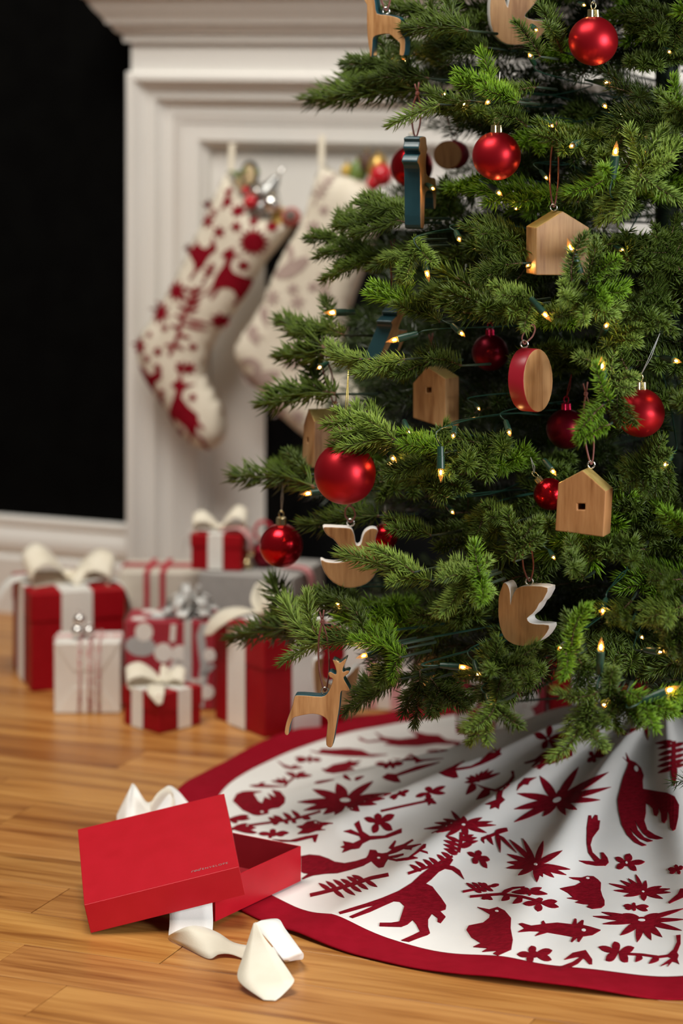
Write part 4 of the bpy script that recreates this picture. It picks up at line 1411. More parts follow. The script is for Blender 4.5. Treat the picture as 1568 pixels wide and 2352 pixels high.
burst((1250, 655), 'E', [(875, 622), (940, 590), (1105, 603), (1395, 602), (1572, 562), (1575, 645), (1560, 730), (1410, 782), (1325, 805), (1215, 820), (1085, 767), (950, 680)], [36, 44, 62, 62, 38, 36, 46, 66, 72, 72, 62, 36], (28, 9))
emb('embroidered_fish', [Z('E', [(305, 680), (330, 675), (400, 695), (480, 685), (480, 665), (495, 655), (510, 680), (600, 672), (715, 685), (735, 640), (750, 645), (752, 685), (790, 652), (805, 655), (800, 690), (860, 705), (935, 728), (870, 765), (800, 775), (770, 818), (755, 815), (752, 785), (715, 820), (705, 815), (720, 780), (640, 765), (525, 745), (430, 772), (470, 738), (390, 735), (300, 742), (350, 715)])], [ell2(Z('E', (805, 732)), 5, 3)])
emb('embroidered_bird', [Z('Z', [(715, 785), (765, 795), (800, 785), (830, 800), (855, 830), (853, 870), (862, 920), (855, 960), (800, 985), (780, 978), (800, 965), (735, 970), (760, 955), (698, 950), (730, 935), (690, 910), (670, 880), (680, 862), (740, 850), (765, 830), (768, 815), (740, 798)])], [ell2(Z('Z', (797, 803)), 4, 2)])
burst((420, 915), 'E', [(400, 850), (563, 885), (558, 957), (370, 972), (290, 915)], [64, 52, 48, 60, 44])
emb('embroidered_stem', [Z('E', [(510, 1025), (560, 1012), (640, 1005), (720, 975), (780, 935), (750, 935), (655, 955), (720, 905), (820, 883), (870, 955), (870, 990), (845, 990), (810, 950), (800, 945), (760, 985), (690, 1020), (620, 1045), (540, 1035)])])
emb('embroidered_branch', [leaf2(Z('E', (1070, 900)), Z('E', t), w / 3.35, fat=1.3) for t, w in [((1040, 818), 66), ((1193, 863), 52), ((1145, 972), 64), ((972, 962), 60), ((918, 858), 44)]] +
    [stroke2(Z('E', [(1110, 910), (1250, 917), (1380, 935), (1460, 925)]), 4.5), leaf2(Z('E', (1248, 918)), Z('E', (1200, 972)), 15), leaf2(Z('E', (1385, 932)), Z('E', (1305, 985)), 13),
     Z('E', [(1440, 928), (1495, 880), (1522, 820), (1515, 770), (1550, 765), (1550, 830), (1522, 900), (1535, 920), (1525, 950), (1540, 990), (1510, 975), (1485, 970), (1450, 1008), (1460, 980), (1395, 1005), (1450, 965), (1480, 945)])])
emb('embroidered_branch', [stroke2(Z('E', [(-70, 470), (60, 458), (170, 450), (330, 470), (450, 502)]), 4.5), Z('E', [(165, 452), (195, 420), (260, 398), (352, 393), (260, 412), (205, 446)]), leaf2(Z('E', (235, 460)), Z('E', (172, 500)), 14), leaf2(Z('E', (335, 480)), Z('E', (258, 522)), 13)] +
    [leaf2(Z('E', (390, 430)), Z('E', t), 11, fat=0.6) for t in [(318, 405), (482, 402), (525, 450), (385, 462), (250, 437)]] + [leaf2(Z('E', (465, 518)), Z('E', t), w / 3.35, fat=1.3) for t, w in [((460, 478), 56), ((600, 507), 40), ((612, 550), 36), ((450, 583), 62), ((338, 525), 36)]] +
    [leaf2(Z('E', (60, 470)), Z('E', t), 9, fat=0.6) for t in [(18, 487), (60, 447), (106, 492), (20, 458), (60, 492)]])
emb('embroidered_leaf', [Z('E', [(1455, 515), (1530, 450), (1550, 410), (1580, 410), (1580, 470), (1500, 505), (1465, 522)])])
emb('embroidered_branch', [stroke2(Z('E', [(-125, 432), (0, 408), (150, 378)]), 4)] + [leaf2(Z('E', a), Z('E', b), 7, fat=1) for a, b in [((-20, 412), (-100, 366)), ((15, 405), (-55, 362)), ((50, 398), (-10, 362)), ((70, 394), (25, 366)), ((-40, 415), (20, 438)), ((-5, 408), (60, 428)), ((40, 400), (110, 425)), ((80, 392), (155, 376))]])
# --- front middle (D)
emb('embroidered_deer', [Z('D', [(340, 615), (430, 585), (560, 545), (690, 500), (820, 445), (925, 380), (1000, 310), (1080, 250), (1160, 225), (1240, 180), (1255, 195), (1225, 240), (1260, 248), (1310, 280), (1345, 350), (1295, 310), (1245, 275), (1190, 265), (1140, 290), (1080, 350), (1035, 385), (1090, 410), (1120, 450),
     (1160, 500), (1200, 560), (1195, 590), (1150, 605), (1195, 650), (1155, 700), (1130, 690), (1130, 660), (1085, 625), (1055, 670), (1055, 730), (1070, 780), (1050, 795), (990, 815), (900, 850), (840, 840), (930, 800), (990, 770), (960, 710), (930, 675), (890, 710), (840, 730), (750, 728), (665, 725), (668, 700), (760, 700),
     (825, 690), (865, 565), (830, 530), (780, 525), (700, 560), (590, 610), (450, 660), (425, 650), (540, 600), (640, 555), (560, 570), (440, 605), (350, 628)])])
emb('embroidered_branch', [stroke2(Z('D', [(895, 303), (1010, 265), (1100, 238), (1250, 165)]), 5)] + [leaf2(Z('D', a), Z('D', b), 9, fat=0.8) for a, b in [((1000, 285), (908, 233)), ((1045, 262), (952, 206)), ((1095, 245), (1015, 190)), ((1140, 232), (1062, 176)), ((1195, 205), (1125, 152)), ((1240, 180), (1160, 132))]])
emb('embroidered_branch', [stroke2(Z('D', [(1322, -25), (1318, 40), (1298, 132)]), 8)] + [leaf2(Z('D', a), Z('D', b), 8, fat=0.9) for a, b in [((1312, 50), (1195, 6)), ((1308, 80), (1178, 38)), ((1302, 112), (1176, 70)), ((1295, 140), (1178, 104)), ((1290, 150), (1210, 128)), ((1322, 40), (1446, 16)), ((1320, 70), (1455, 42)), ((1312, 95), (1405, 72)), ((1318, 20), (1420, -5))]])
emb('embroidered_branch', [stroke2(Z('D', [(110, 478), (200, 458), (330, 425), (480, 380), (600, 340), (740, 312)]), 7)] + [leaf2(Z('D', a), Z('D', b), 9, fat=0.9) for a, b in [((290, 445), (178, 382)), ((335, 430), (236, 366)), ((395, 412), (295, 354)), ((450, 395), (355, 350)), ((500, 375), (405, 330)), ((550, 358), (445, 318)),
     ((290, 430), (388, 497)), ((360, 410), (474, 476)), ((425, 395), (525, 450)), ((480, 375), (578, 430)), ((545, 355), (650, 410))]])
emb('embroidered_deer', [Z('D', [(40, 165), (110, 152), (190, 160), (260, 185), (310, 210), (390, 222), (480, 205), (560, 180), (575, 160), (590, 115), (640, 118), (655, 140), (690, 145), (730, 138), (770, 112), (740, 100), (790, 40), (800, 45), (780, 95), (860, 70), (930, 30), (940, 38), (870, 85), (1000, 68), (930, 95), (920, 115), (860, 105),
     (800, 135), (740, 152), (740, 168), (860, 145), (860, 155), (800, 176), (750, 178), (800, 190), (900, 175), (960, 130), (1020, 70), (1040, 70), (1035, 95), (1000, 115), (1050, 130), (1055, 145), (990, 125), (930, 165), (975, 180), (890, 195), (800, 205), (735, 188), (720, 210), (700, 250), (660, 258), (630, 235), (600, 205),
     (540, 240), (430, 275), (330, 300), (230, 305), (130, 320), (50, 350), (45, 345), (100, 305), (60, 300), (40, 290)])], [ell2(Z('D', (662, 183)), 3.5, 1.8)])
burst((1455, 172), 'D', [(1460, 118), (1550, 195), (1530, 260), (1415, 222), (1368, 135)], [56, 42, 42, 56, 34])
# --- middle (B)
burst((245, 885), 'B', [(240, 815), (378, 828), (362, 952), (203, 977), (128, 855)], [64, 56, 60, 60, 44])
burst((940, 912), 'B', [(840, 795), (945, 840), (1095, 850), (1180, 882), (1208, 912), (1132, 975), (970, 1012), (800, 1002), (680, 978), (618, 943), (705, 893), (775, 862)], [46, 70, 46, 36, 36, 46, 66, 46, 36, 32, 36, 46], (15, 7))
emb('embroidered_branch', [leaf2(Z('B', (655, 645)), Z('B', t), w / 3.564, fat=1.3) for t, w in [((658, 596), 62), ((795, 592), 34), ((795, 650), 30), ((548, 680), 32), ((655, 700), 50)]] + [leaf2(Z('B', (668, 712)), Z('B', t), 9, fat=0.6) for t in [(722, 735), (655, 750), (695, 695), (620, 700)]] + [stroke2(Z('B', [(265, 797), (450, 755), (650, 712)]), 4.5)])
burst((412, 658), 'B', [(497, 628), (432, 636), (472, 668), (360, 702), (338, 690)], 26)
emb('embroidered_branch', [Z('B', [(1040, 575), (1110, 600), (1200, 622), (1260, 590), (1310, 550), (1340, 510), (1330, 470), (1355, 470), (1360, 520), (1320, 580), (1265, 630), (1255, 680), (1280, 705), (1240, 740), (1230, 780), (1200, 765), (1160, 780), (1170, 745), (1120, 742), (1210, 705), (1215, 660), (1200, 635), (1100, 610)]),
    leaf2(Z('B', (1040, 575)), Z('B', (962, 662)), 17), leaf2(Z('B', (1160, 620)), Z('B', (1045, 703)), 17)])
burst((1060, 545), 'B', [(958, 525), (990, 505), (1045, 488), (1095, 468), (1150, 448), (1188, 462), (1242, 485), (952, 562)], 34)
emb('embroidered_stem', [Z('B', [(740, 485), (850, 435), (950, 385), (870, 450), (1000, 430), (1080, 390), (1140, 330), (1200, 285), (1215, 305), (1250, 285), (1240, 320), (1255, 330), (1200, 365), (1100, 410), (1000, 445), (880, 465), (900, 520), (860, 528), (790, 510)])])
emb('embroidered_stem', [Z('B', [(275, 520), (320, 490), (390, 495), (560, 430), (750, 395), (700, 415), (580, 455), (400, 510), (430, 560), (380, 560), (310, 540)])])
burst((340, 415), 'B', [(340, 382), (452, 405), (382, 442), (288, 442), (218, 410)], 36)
emb('embroidered_bird', [Z('B', [(80, 190), (160, 225), (270, 210), (215, 150), (290, 195), (420, 210), (570, 190), (490, 130), (640, 170), (740, 175), (800, 215), (930, 235), (880, 270), (870, 250), (720, 245), (570, 265), (420, 265), (290, 250), (350, 240), (280, 225), (160, 235), (90, 215)])])
emb('embroidered_bird', [[(711, 1725), (731, 1728), (738, 1721), (765, 1722), (800, 1720), (831, 1724), (850, 1733), (890, 1734), (856, 1739), (800, 1738), (765, 1735), (731, 1731)]])
emb('embroidered_leaf', [Z('B', [(360, 370), (450, 375), (510, 330), (590, 375), (780, 365), (620, 385), (550, 405), (540, 380), (430, 385)])])
emb('embroidered_leaf', [leaf2(Z('B', (640, 312)), Z('B', (815, 300)), 6)])
emb('embroidered_branch', [Z('Z', [(160, 470), (190, 462), (225, 478), (205, 440), (225, 425), (240, 470), (270, 490), (330, 488), (385, 465), (402, 458), (402, 475), (340, 497), (270, 505), (240, 520), (225, 540), (190, 545), (155, 558), (165, 540), (148, 535), (165, 528), (158, 510), (200, 520), (232, 505), (226, 490)])])
# --- far left (A)
burst((1105, 445), 'A', [(985, 435), (1112, 415), (1205, 450), (1112, 472), (1000, 462)], 30)
emb('embroidered_bird', [Z('A', [(1205, 525), (1240, 525), (1300, 490), (1400, 470), (1440, 450), (1460, 465), (1530, 455), (1470, 490), (1520, 490), (1430, 510), (1480, 530), (1400, 545), (1300, 560), (1240, 550)])])
emb('embroidered_leaf', [Z('A', [(840, 455), (900, 490), (960, 508), (980, 490), (1050, 515), (960, 527), (900, 512)])])
emb('embroidered_branch', [leaf2(Z('A', (1000, 580)), Z('A', t), 9, fat=0.6) for t in [(1072, 548), (1128, 578), (1020, 602), (908, 553)]] + [stroke2(Z('A', [(905, 668), (930, 635), (985, 590)]), 4), leaf2(Z('A', (615, 662)), Z('A', (915, 668)), 6)] + [leaf2(Z('A', (925, 640)), Z('A', t), 6, fat=0.8) for t in [(795, 622), (835, 603), (888, 588)]] + [leaf2(Z('A', (690, 655)), Z('A', (745, 635)), 6)])
emb('embroidered_bird', [Z('A', [(480, 785), (510, 730), (560, 710), (620, 705), (720, 708), (650, 725), (690, 790), (720, 805), (740, 755), (790, 775), (765, 725), (830, 755), (800, 695), (870, 710), (910, 760), (905, 800), (860, 840), (800, 848), (770, 860), (775, 885), (740, 895), (690, 905), (650, 900), (560, 860)])], [ell2(Z('A', (720, 880)), 3.5, 2)])
emb('embroidered_branch', [stroke2(Z('A', [(605, 987), (770, 965), (1000, 930), (1200, 870)]), 4)] + [leaf2(Z('A', a), Z('A', b), 10, fat=0.8) for a, b in [((860, 965), (768, 922)), ((900, 955), (808, 905)), ((970, 940), (888, 882)), ((1040, 930), (958, 862)), ((800, 955), (850, 975)), ((900, 940), (935, 972)), ((960, 935), (1000, 965)), ((1040, 915), (1120, 930))]])
burst((440, 935), 'A', [(612, 905), (622, 930), (522, 962)], 30)
burst((470, 1015), 'A', [(602, 973), (672, 1005), (680, 1047), (562, 985)], 30)
burst((810, 1055), 'A', [(805, 1016), (942, 1045), (902, 1066), (770, 1086), (688, 1055)], [54, 30, 30, 34, 30])
emb('embroidered_bird', [Z('A', [(1000, 995), (1050, 985), (1090, 955), (1160, 945), (1210, 965), (1300, 968), (1220, 985), (1200, 1015), (1240, 1020), (1160, 1030), (1100, 1050), (1010, 1055), (1055, 1020)])], [ell2(Z('A', (1160, 967)), 3, 1.8)])
emb('embroidered_stem', [Z('A', [(800, 1100), (950, 1108), (1080, 1075), (1180, 1058), (1160, 1120), (1145, 1122), (1130, 1085), (1000, 1118), (880, 1120)])])
burst((793, 1840), 'px', [(773, 1800), (717, 1814), (683, 1843), (697, 1862), (742, 1871), (768, 1872), (826, 1864), (857, 1795), (899, 1823), (884, 1835), (865, 1848)], [34, 22, 16, 18, 22, 22, 26, 20, 16, 16, 18], (12, 4.5))
emb('embroidered_leaf', [leaf2(Z('A', (1145, 640)), Z('A', (1312, 610)), 5), leaf2(Z('A', (1380, 575)), Z('A', (1450, 618)), 9), leaf2(Z('A', (1475, 612)), Z('A', (1555, 582)), 7)])

# ================================================================== ORNAMENTS
AX = TC.copy()


def tree_r(z):
    if z < 1.2: return 0.62 - 0.16 * z
    return max(0.02, (0.62 - 0.16 * 1.2) * (2.3 - z) / 1.1)


def surf(x, y, off=0.0):
    """distance at which a sight line enters the tree's outer cone (closest approach if it misses)"""
    best, bd = 9, 3.5
    for i in range(140):
        d = 2.85 + i * 0.0055
        v = P(x, y, d)
        r = math.hypot(v.x - AX.x, v.y - AX.y)
        e = r - tree_r(v.z) - off
        if e <= 0: return d
        if e < best: best, bd = e, d
    return bd


KEEP = []          # (x, y, rx, ry, d): image regions in front of which no branch may pass


def keep(x, y, r, d, ry=None):
    KEEP.append((x, y, r, ry or r, d))


def hook(o, r, m, parent, face=None):
    """small metal eye at o"""
    pts = []
    for k in range(14):
        a = 2 * math.pi * k / 14
        pts.append(o + Vector((math.sin(a) * r, 0, r - math.cos(a) * r)))
    part('eye_ring', tube_mesh(pts, r * 0.26, m, 6, closed=True), parent)


def cord(o, top, m, r, parent, gap=0.006, knot=True):
    """doubled cord from ring o up to the twig at top"""
    o, top = Vector(o), Vector(top)
    s = Vector((1, 0, 0))
    h = top - o
    a = [o + ZV * -0.002, o + s * gap * 0.5 + h * 0.08, o + s * gap + h * 0.35, o + s * gap * 0.8 + h * 0.75, top]
    b = [o + ZV * -0.002, o - s * gap * 0.5 + h * 0.08, o - s * gap + h * 0.35, o - s * gap * 0.8 + h * 0.75, top]
    part('cord', tube_mesh(catmull(a, 6), r, m, 6), parent)
    part('cord', tube_mesh(catmull(b, 6), r, m, 6), parent)
    if knot:
        part('cord_knot', lathe_mesh([(0, -0.003), (r * 2.2, -0.0015), (r * 2.3, 0.002), (0, 0.0035)], top, (0.3, 0, 1), m, 10), parent)
        part('cord_end', tube_mesh([top, top + Vector((-0.003, -0.001, 0.012))], r * 0.9, m, 6), parent)
        part('cord_end', tube_mesh([top, top + Vector((0.002, -0.001, 0.014))], r * 0.9, m, 6), parent)


def ball(x, y, rpx, d, m, label, string_to=None, capm=None, strm=None, tilt=(0, 0), cap=True, sd=0.0, kp=0.85):
    o = P(x, y, d)
    r = rpx * d / F
    t = thing('bauble', o - ZV * r, label, 'bauble')
    ax = Vector((tilt[0], tilt[1], 1)).normalized()
    prof = [(r * math.sin(a), -r * math.cos(a)) for a in [math.pi * k / 40 for k in range(41)]]
    part('ball', lathe_mesh(prof, o, ax, m, 64, ang=3), t)
    capm = capm or M['gold']
    c = o + ax * r * 0.965
    cr = min(0.0068, r * 0.24)
    n = 20
    V, Fc = [], []
    for h, k in ((0, 1.0), (0.0085, 0.94), (0.0092, 0.85), (0.0093, 0.0)):
        for i in range(n * 2):
            a = math.pi * i / n
            rr = cr * k * (1.0 + (0.05 if i % 2 else -0.05) * (h < 0.009))
            e1 = ax.orthogonal().normalized()
            e2 = ax.cross(e1)
            V.append(c + ax * h * cr / 0.0068 + (e1 * math.cos(a) + e2 * math.sin(a)) * rr)
    for j in range(3):
        for i in range(n * 2):
            Fc.append((j * 2 * n + i, j * 2 * n + (i + 1) % (2 * n), (j + 1) * 2 * n + (i + 1) % (2 * n), (j + 1) * 2 * n + i))
    cp_ = part('cap', mesh_from(V, Fc, 'cap', [capm]), t)
    top = c + ax * 0.0093 * cr / 0.0068
    ring = []
    for k in range(12):
        a = 2 * math.pi * k / 12
        ring.append(top + ax * (0.0042 - 0.0042 * math.cos(a)) + Vector((1, 0, 0)) * (0.003 * math.sin(a)))
    part('ring', tube_mesh(ring, 0.0008, capm, 6, closed=True), cp_)
    if string_to:
        e = P(string_to[0], string_to[1], d + sd)
        for s in (-0.0012, 0.0012):
            part('string', tube_mesh([top + ax * 0.006, (top + e) / 2 + Vector((s, 0, 0)), e], 0.0004 if strm is not M['gold_thread'] else 0.0007, strm or M['thread'], 5), t)
    keep(x, y, rpx * kp, d)
    return t


MB, SB, DB = M['matte_ball'], M['shiny_ball'], M['dark_ball']
ball(1362, 94, 57, 3.20, MB, 'satin red bauble with gold cap near top right of tree', (1364, -10))
ball(1140, 358, 56, 3.21, MB, 'satin red bauble on long thread beside the upper wooden house', (1148, 165))
ball(945, 383, 49, 3.62, SB, 'red bauble hanging right behind the blue edge-on deer', (985, 262))
ball(1125, 810, 42, 3.36, DB, 'dark crimson bauble with red cap left of wooden disc', (1128, 640), M['red_cap'], M['red_thread'])
ball(1470, 948, 56, 3.10, MB, 'satin red bauble on thread at right edge above wooden house', (1515, 765))
ball(1300, 985, 46, 3.30, DB, 'crimson bauble half hidden by bright sprig under wooden disc', (1312, 860), M['red_cap'], M['red_thread'])
ball(792, 1087, 71, 3.22, MB, 'largest satin red bauble, in front of little wooden house', (800, 850), None, M['gold_thread'])
ball(646, 1253, 50, 3.45, SB, 'shiny red bauble at lower left branch tip over gifts', (649, 1105))
ball(1262, 1135, 37, 3.20, SB, 'small red bauble peeking out behind the front wooden house', (1218, 1050), tilt=(-0.75, 0.1))
ball(884, 1232, 30, 3.45, SB, 'small red bauble glimpsed behind wooden dove wing', (884, 1160))


def plane_map(cx, cy, d, yaw, pitch=0.0):
    c = P(cx, cy, d)
    n = Vector((math.sin(yaw) * math.cos(pitch), -math.cos(yaw) * math.cos(pitch), math.sin(pitch)))

    def f(x, y):
        ray = Vector(((x - CX) / F, 1, -(y - YH) / F))
        eye = Vector((0, 0, CH))
        t = (c - eye).dot(n) / ray.dot(n)
        return eye + ray * t
    return f, n


def flat_ornament(name, label, cat, outline, d, yaw, thick, face_m, edge_m, pitch=0.0, hook_px=None, cord_to=None, smooth=3, edge_bevel=0.0015, cen=None, cord_m=None, back_m=None, kpad=1.0, knot=True):
    pts = smooth_poly(outline, smooth) if smooth > 1 else outline
    xs = [p[0] for p in pts]
    ys = [p[1] for p in pts]
    cx, cy = cen or ((min(xs) + max(xs)) / 2, (min(ys) + max(ys)) / 2)
    f, n = plane_map(cx, cy, d, yaw, pitch)
    fr = [f(*p) for p in pts]
    bm = bmesh.new()
    a = [bm.verts.new(p) for p in fr]
    b = [bm.verts.new(p - n * thick) for p in fr]
    N = len(a)
    f1 = bm.faces.new(a)
    f2 = bm.faces.new(b[::-1])
    f1.material_index = 0
    f2.material_index = 0
    for i in range(N):
        q = bm.faces.new((a[(i + 1) % N], a[i], b[i], b[(i + 1) % N]))
        q.material_index = 1
        q.smooth = True
    lowest = min(fr, key=lambda v: v.z)
    t = thing(name, Vector((sum(v.x for v in fr) / N, sum(v.y for v in fr) / N, lowest.z)), label, cat)
    me = bm_mesh(bm, name, [face_m, edge_m])
    o = part('body', me, t)
    o.color = (1.28, 1.24, 1.14, 1) if 'deer' in name else (1.12, 1.08, 1.0, 1)
    bevel(o, edge_bevel, 2, 0.9)
    # grain runs along the height
    if hook_px:
        h = f(*hook_px) - n * thick * 0.5
        hook(h, 0.0042, M['silver'], t)
        if cord_to:
            dd = cord_to[2] if len(cord_to) > 2 else h.y - 0.0
            cord(h + ZV * 0.006, P(cord_to[0], cord_to[1], dd), cord_m or M['leather'], 0.0011, t, knot=knot)
    if kpad:
        k = max(1, N // 14)
        for p in pts[::k]:
            qx, qy = cx + (p[0] - cx) * 0.6, cy + (p[1] - cy) * 0.6
            keep(qx, qy, 14 * kpad, d)
        keep(cx, cy, 18 * kpad, d)
    return t, f, n


W, TL, WE, RE = M['orn_wood'], M['teal_paint'], M['white_edge'], M['red_edge']
# main deer
D4 = [(653, 1682), (657, 1660), (664, 1640), (672, 1618), (676, 1600), (684, 1597), (708, 1598), (738, 1600), (750, 1594), (758, 1580), (764, 1560), (757, 1556), (753, 1546), (760, 1543), (770, 1549), (772, 1542), (768, 1528), (763, 1515), (772, 1518), (779, 1522), (785, 1519), (796, 1511), (793, 1522), (787, 1536), (788, 1543),
      (795, 1540), (802, 1541), (799, 1548), (789, 1556), (793, 1566), (800, 1578), (803, 1586), (796, 1588), (784, 1587), (781, 1600), (779, 1625), (774, 1655), (768, 1690), (763, 1714), (756, 1717), (749, 1711), (749, 1690), (752, 1660), (747, 1650), (735, 1643), (718, 1640), (700, 1642), (682, 1646), (672, 1651), (665, 1670), (663, 1686), (657, 1689)]
flat_ornament('deer_ornament', 'carved wooden deer hanging over the skirt in front of gifts', 'ornament', D4, 3.17, -0.12, 0.017, W, TL, -0.02, (744, 1600), (740, 1428), smooth=2)
# top deer
D1 = [(833, -40), (836, 0), (842, 11), (842, 40), (843, 80), (848, 118), (850, 130), (853, 128), (855, 100), (857, 86), (870, 80), (893, 78), (905, 88), (917, 98), (918, 110), (917, 126), (927, 127), (930, 105), (929, 88), (922, 78), (919, 60), (920, 45), (905, 38), (885, 34), (865, 31), (861, 10), (858, -20), (862, -50), (848, -60)]
flat_ornament('deer_ornament', 'wooden deer with dark teal edge at very top of picture', 'ornament', D1, 3.32, -0.42, 0.017, W, TL, -0.02, (880, 33), (884, -60), smooth=2)
# blue edge-on deer: nearly edge-on solid, built from its side silhouette and turned
def edge_deer(label, cx, top, bot, d, yaw, H_, cord_to, mirror=1, lean=0.0):
    o = P(cx, (top + bot) / 2, d)
    side = [(-0.012, 0.50), (0.010, 0.50), (0.014, 0.42), (0.018, 0.36), (0.013, 0.30), (0.013, 0.10), (0.034, 0.04), (0.048, 0.02), (0.052, -0.10), (0.050, -0.30), (0.042, -0.30), (0.038, -0.14), (0.020, -0.10), (0.008, -0.16), (0.004, -0.48), (-0.004, -0.50), (-0.010, -0.46), (-0.011, -0.1), (-0.012, 0.12), (-0.016, 0.20), (-0.022, 0.24), (-0.016, 0.30), (-0.010, 0.33), (-0.016, 0.38), (-0.012, 0.45)]
    ux = Vector((math.cos(yaw), math.sin(yaw), 0))
    n = Vector((math.sin(yaw), -math.cos(yaw), 0))
    up = Vector((lean, 0, 1)).normalized()
    T = 0.021
    pts = [(v.x, v.y) for v in catmull([Vector((x * mirror, y * H_, 0)) for x, y in side], 3, closed=True)]
    bm = bmesh.new()
    a = [bm.verts.new(o + ux * x + up * y + n * T / 2) for x, y in pts]
    b = [bm.verts.new(o + ux * x + up * y - n * T / 2) for x, y in pts]
    N = len(a)
    bm.faces.new(a)
    bm.faces.new(b[::-1])
    for i in range(N):
        q = bm.faces.new((a[(i + 1) % N], a[i], b[i], b[(i + 1) % N]))
        q.material_index = 1
    t = thing('deer_ornament', o - up * H_ / 2, label, 'ornament')
    bevel(part('body', bm_mesh(bm, 'deer', [W, TL]), t), 0.0013, 2, 0.9)
    h = o + up * (H_ * 0.5) + ux * 0.002
    cord(h + ZV * 0.001, P(*cord_to), M['leather'], 0.0011, t, gap=0.005)
    keep(cx, (top + bot) / 2, 28, d, (bot - top) * 0.5)


edge_deer('blue painted deer seen edge on against red bauble', 953, 315, 523, 3.30, 1.22, 0.111, (958, 215, 3.30), mirror=1)
edge_deer('teal edged deer lit by bulb, tilted among left branches', 882, 690, 850, 3.36, 1.15, 0.085, (902, 575, 3.34), mirror=1, lean=0.42)
# doves
BR3 = [(1144, 1390), (1145, 1370), (1152, 1348), (1157, 1338), (1166, 1345), (1171, 1362), (1172, 1388), (1176, 1370), (1186, 1352), (1200, 1347), (1225, 1346), (1257, 1350), (1252, 1368), (1245, 1380), (1238, 1386), (1232, 1398), (1222, 1410), (1210, 1420), (1216, 1430), (1232, 1434), (1260, 1436), (1256, 1452), (1243, 1468), (1225, 1479), (1200, 1484), (1177, 1479), (1158, 1465), (1148, 1440), (1144, 1415)]
flat_ornament('dove_ornament', 'wooden dove with white painted edges hanging low in tree front', 'ornament', BR3, 3.13, -0.55, 0.020, W, WE, 0.0, (1206, 1347), (1208, 1235, 3.12), smooth=2, edge_bevel=0.002, knot=False)
BR2 = [(741, 1212), (755, 1210), (775, 1211), (797, 1212), (808, 1216), (814, 1230), (818, 1252), (828, 1250), (832, 1235), (838, 1222), (850, 1214), (862, 1214), (868, 1220), (862, 1240), (868, 1270), (868, 1300), (858, 1325), (840, 1342), (815, 1350), (792, 1350), (765, 1338), (745, 1315), (736, 1286), (748, 1290), (765, 1292), (782, 1291), (800, 1285), (790, 1272), (775, 1250), (765, 1238), (752, 1230)]
flat_ornament('dove_ornament', 'wooden dove half covered by long branch below largest bauble', 'ornament', BR2, 3.30, 0.05, 0.018, W, WE, 0.0, (806, 1211), (802, 1160, 3.30), smooth=2, kpad=0.6)
BR1 = [(1125, 10), (1130, -20), (1140, -40), (1152, -30), (1160, 0), (1166, 16), (1172, -10), (1190, -40), (1230, -45), (1242, -20), (1228, 8), (1212, 26), (1205, 38), (1225, 46), (1252, 50), (1250, 72), (1230, 92), (1200, 102), (1165, 102), (1140, 85), (1127, 55)]
flat_ornament('dove_ornament', 'wooden dove cut by upper picture edge', 'ornament', BR1, 3.34, 0.15, 0.018, W, WE, -0.02, (1200, -44), (1202, -120, 3.33), smooth=2)
BR4 = [(722, 1520), (735, 1512), (742, 1512), (740, 1535), (742, 1555), (760, 1570), (790, 1560), (815, 1535), (826, 1530), (822, 1560), (815, 1600), (795, 1622), (770, 1630), (745, 1625), (728, 1600), (722, 1560)]
flat_ornament('dove_ornament', 'blurred wooden dove hanging behind the wooden deer', 'ornament', BR4, 3.66, 0.2, 0.018, W, WE, 0.0, (738, 1512), (742, 1445, 3.64), smooth=2, kpad=0.5)
# oval discs
E1 = [(1233 + 34 * math.cos(a) * 1.0 + 3, 874 + 73 * math.sin(a)) for a in [2 * math.pi * k / 28 for k in range(28)]]
flat_ornament('disc_ornament', 'oval wooden disc with red painted edge right of crimson bauble', 'ornament', E1, 3.12, 0.92, 0.022, W, RE, 0.02, (1222, 800), (1224, 745, 3.13), smooth=1, knot=False)
E2 = [(1027 + 33 * math.cos(a), 356 + 33 * math.sin(a)) for a in [2 * math.pi * k / 28 for k in range(28)]]
flat_ornament('disc_ornament', 'round wooden disc with red edge behind upper branch', 'ornament', E2, 3.55, -0.55, 0.022, W, RE, 0.02, (1034, 322), (1034, 232, 3.52), smooth=1, kpad=0.7)


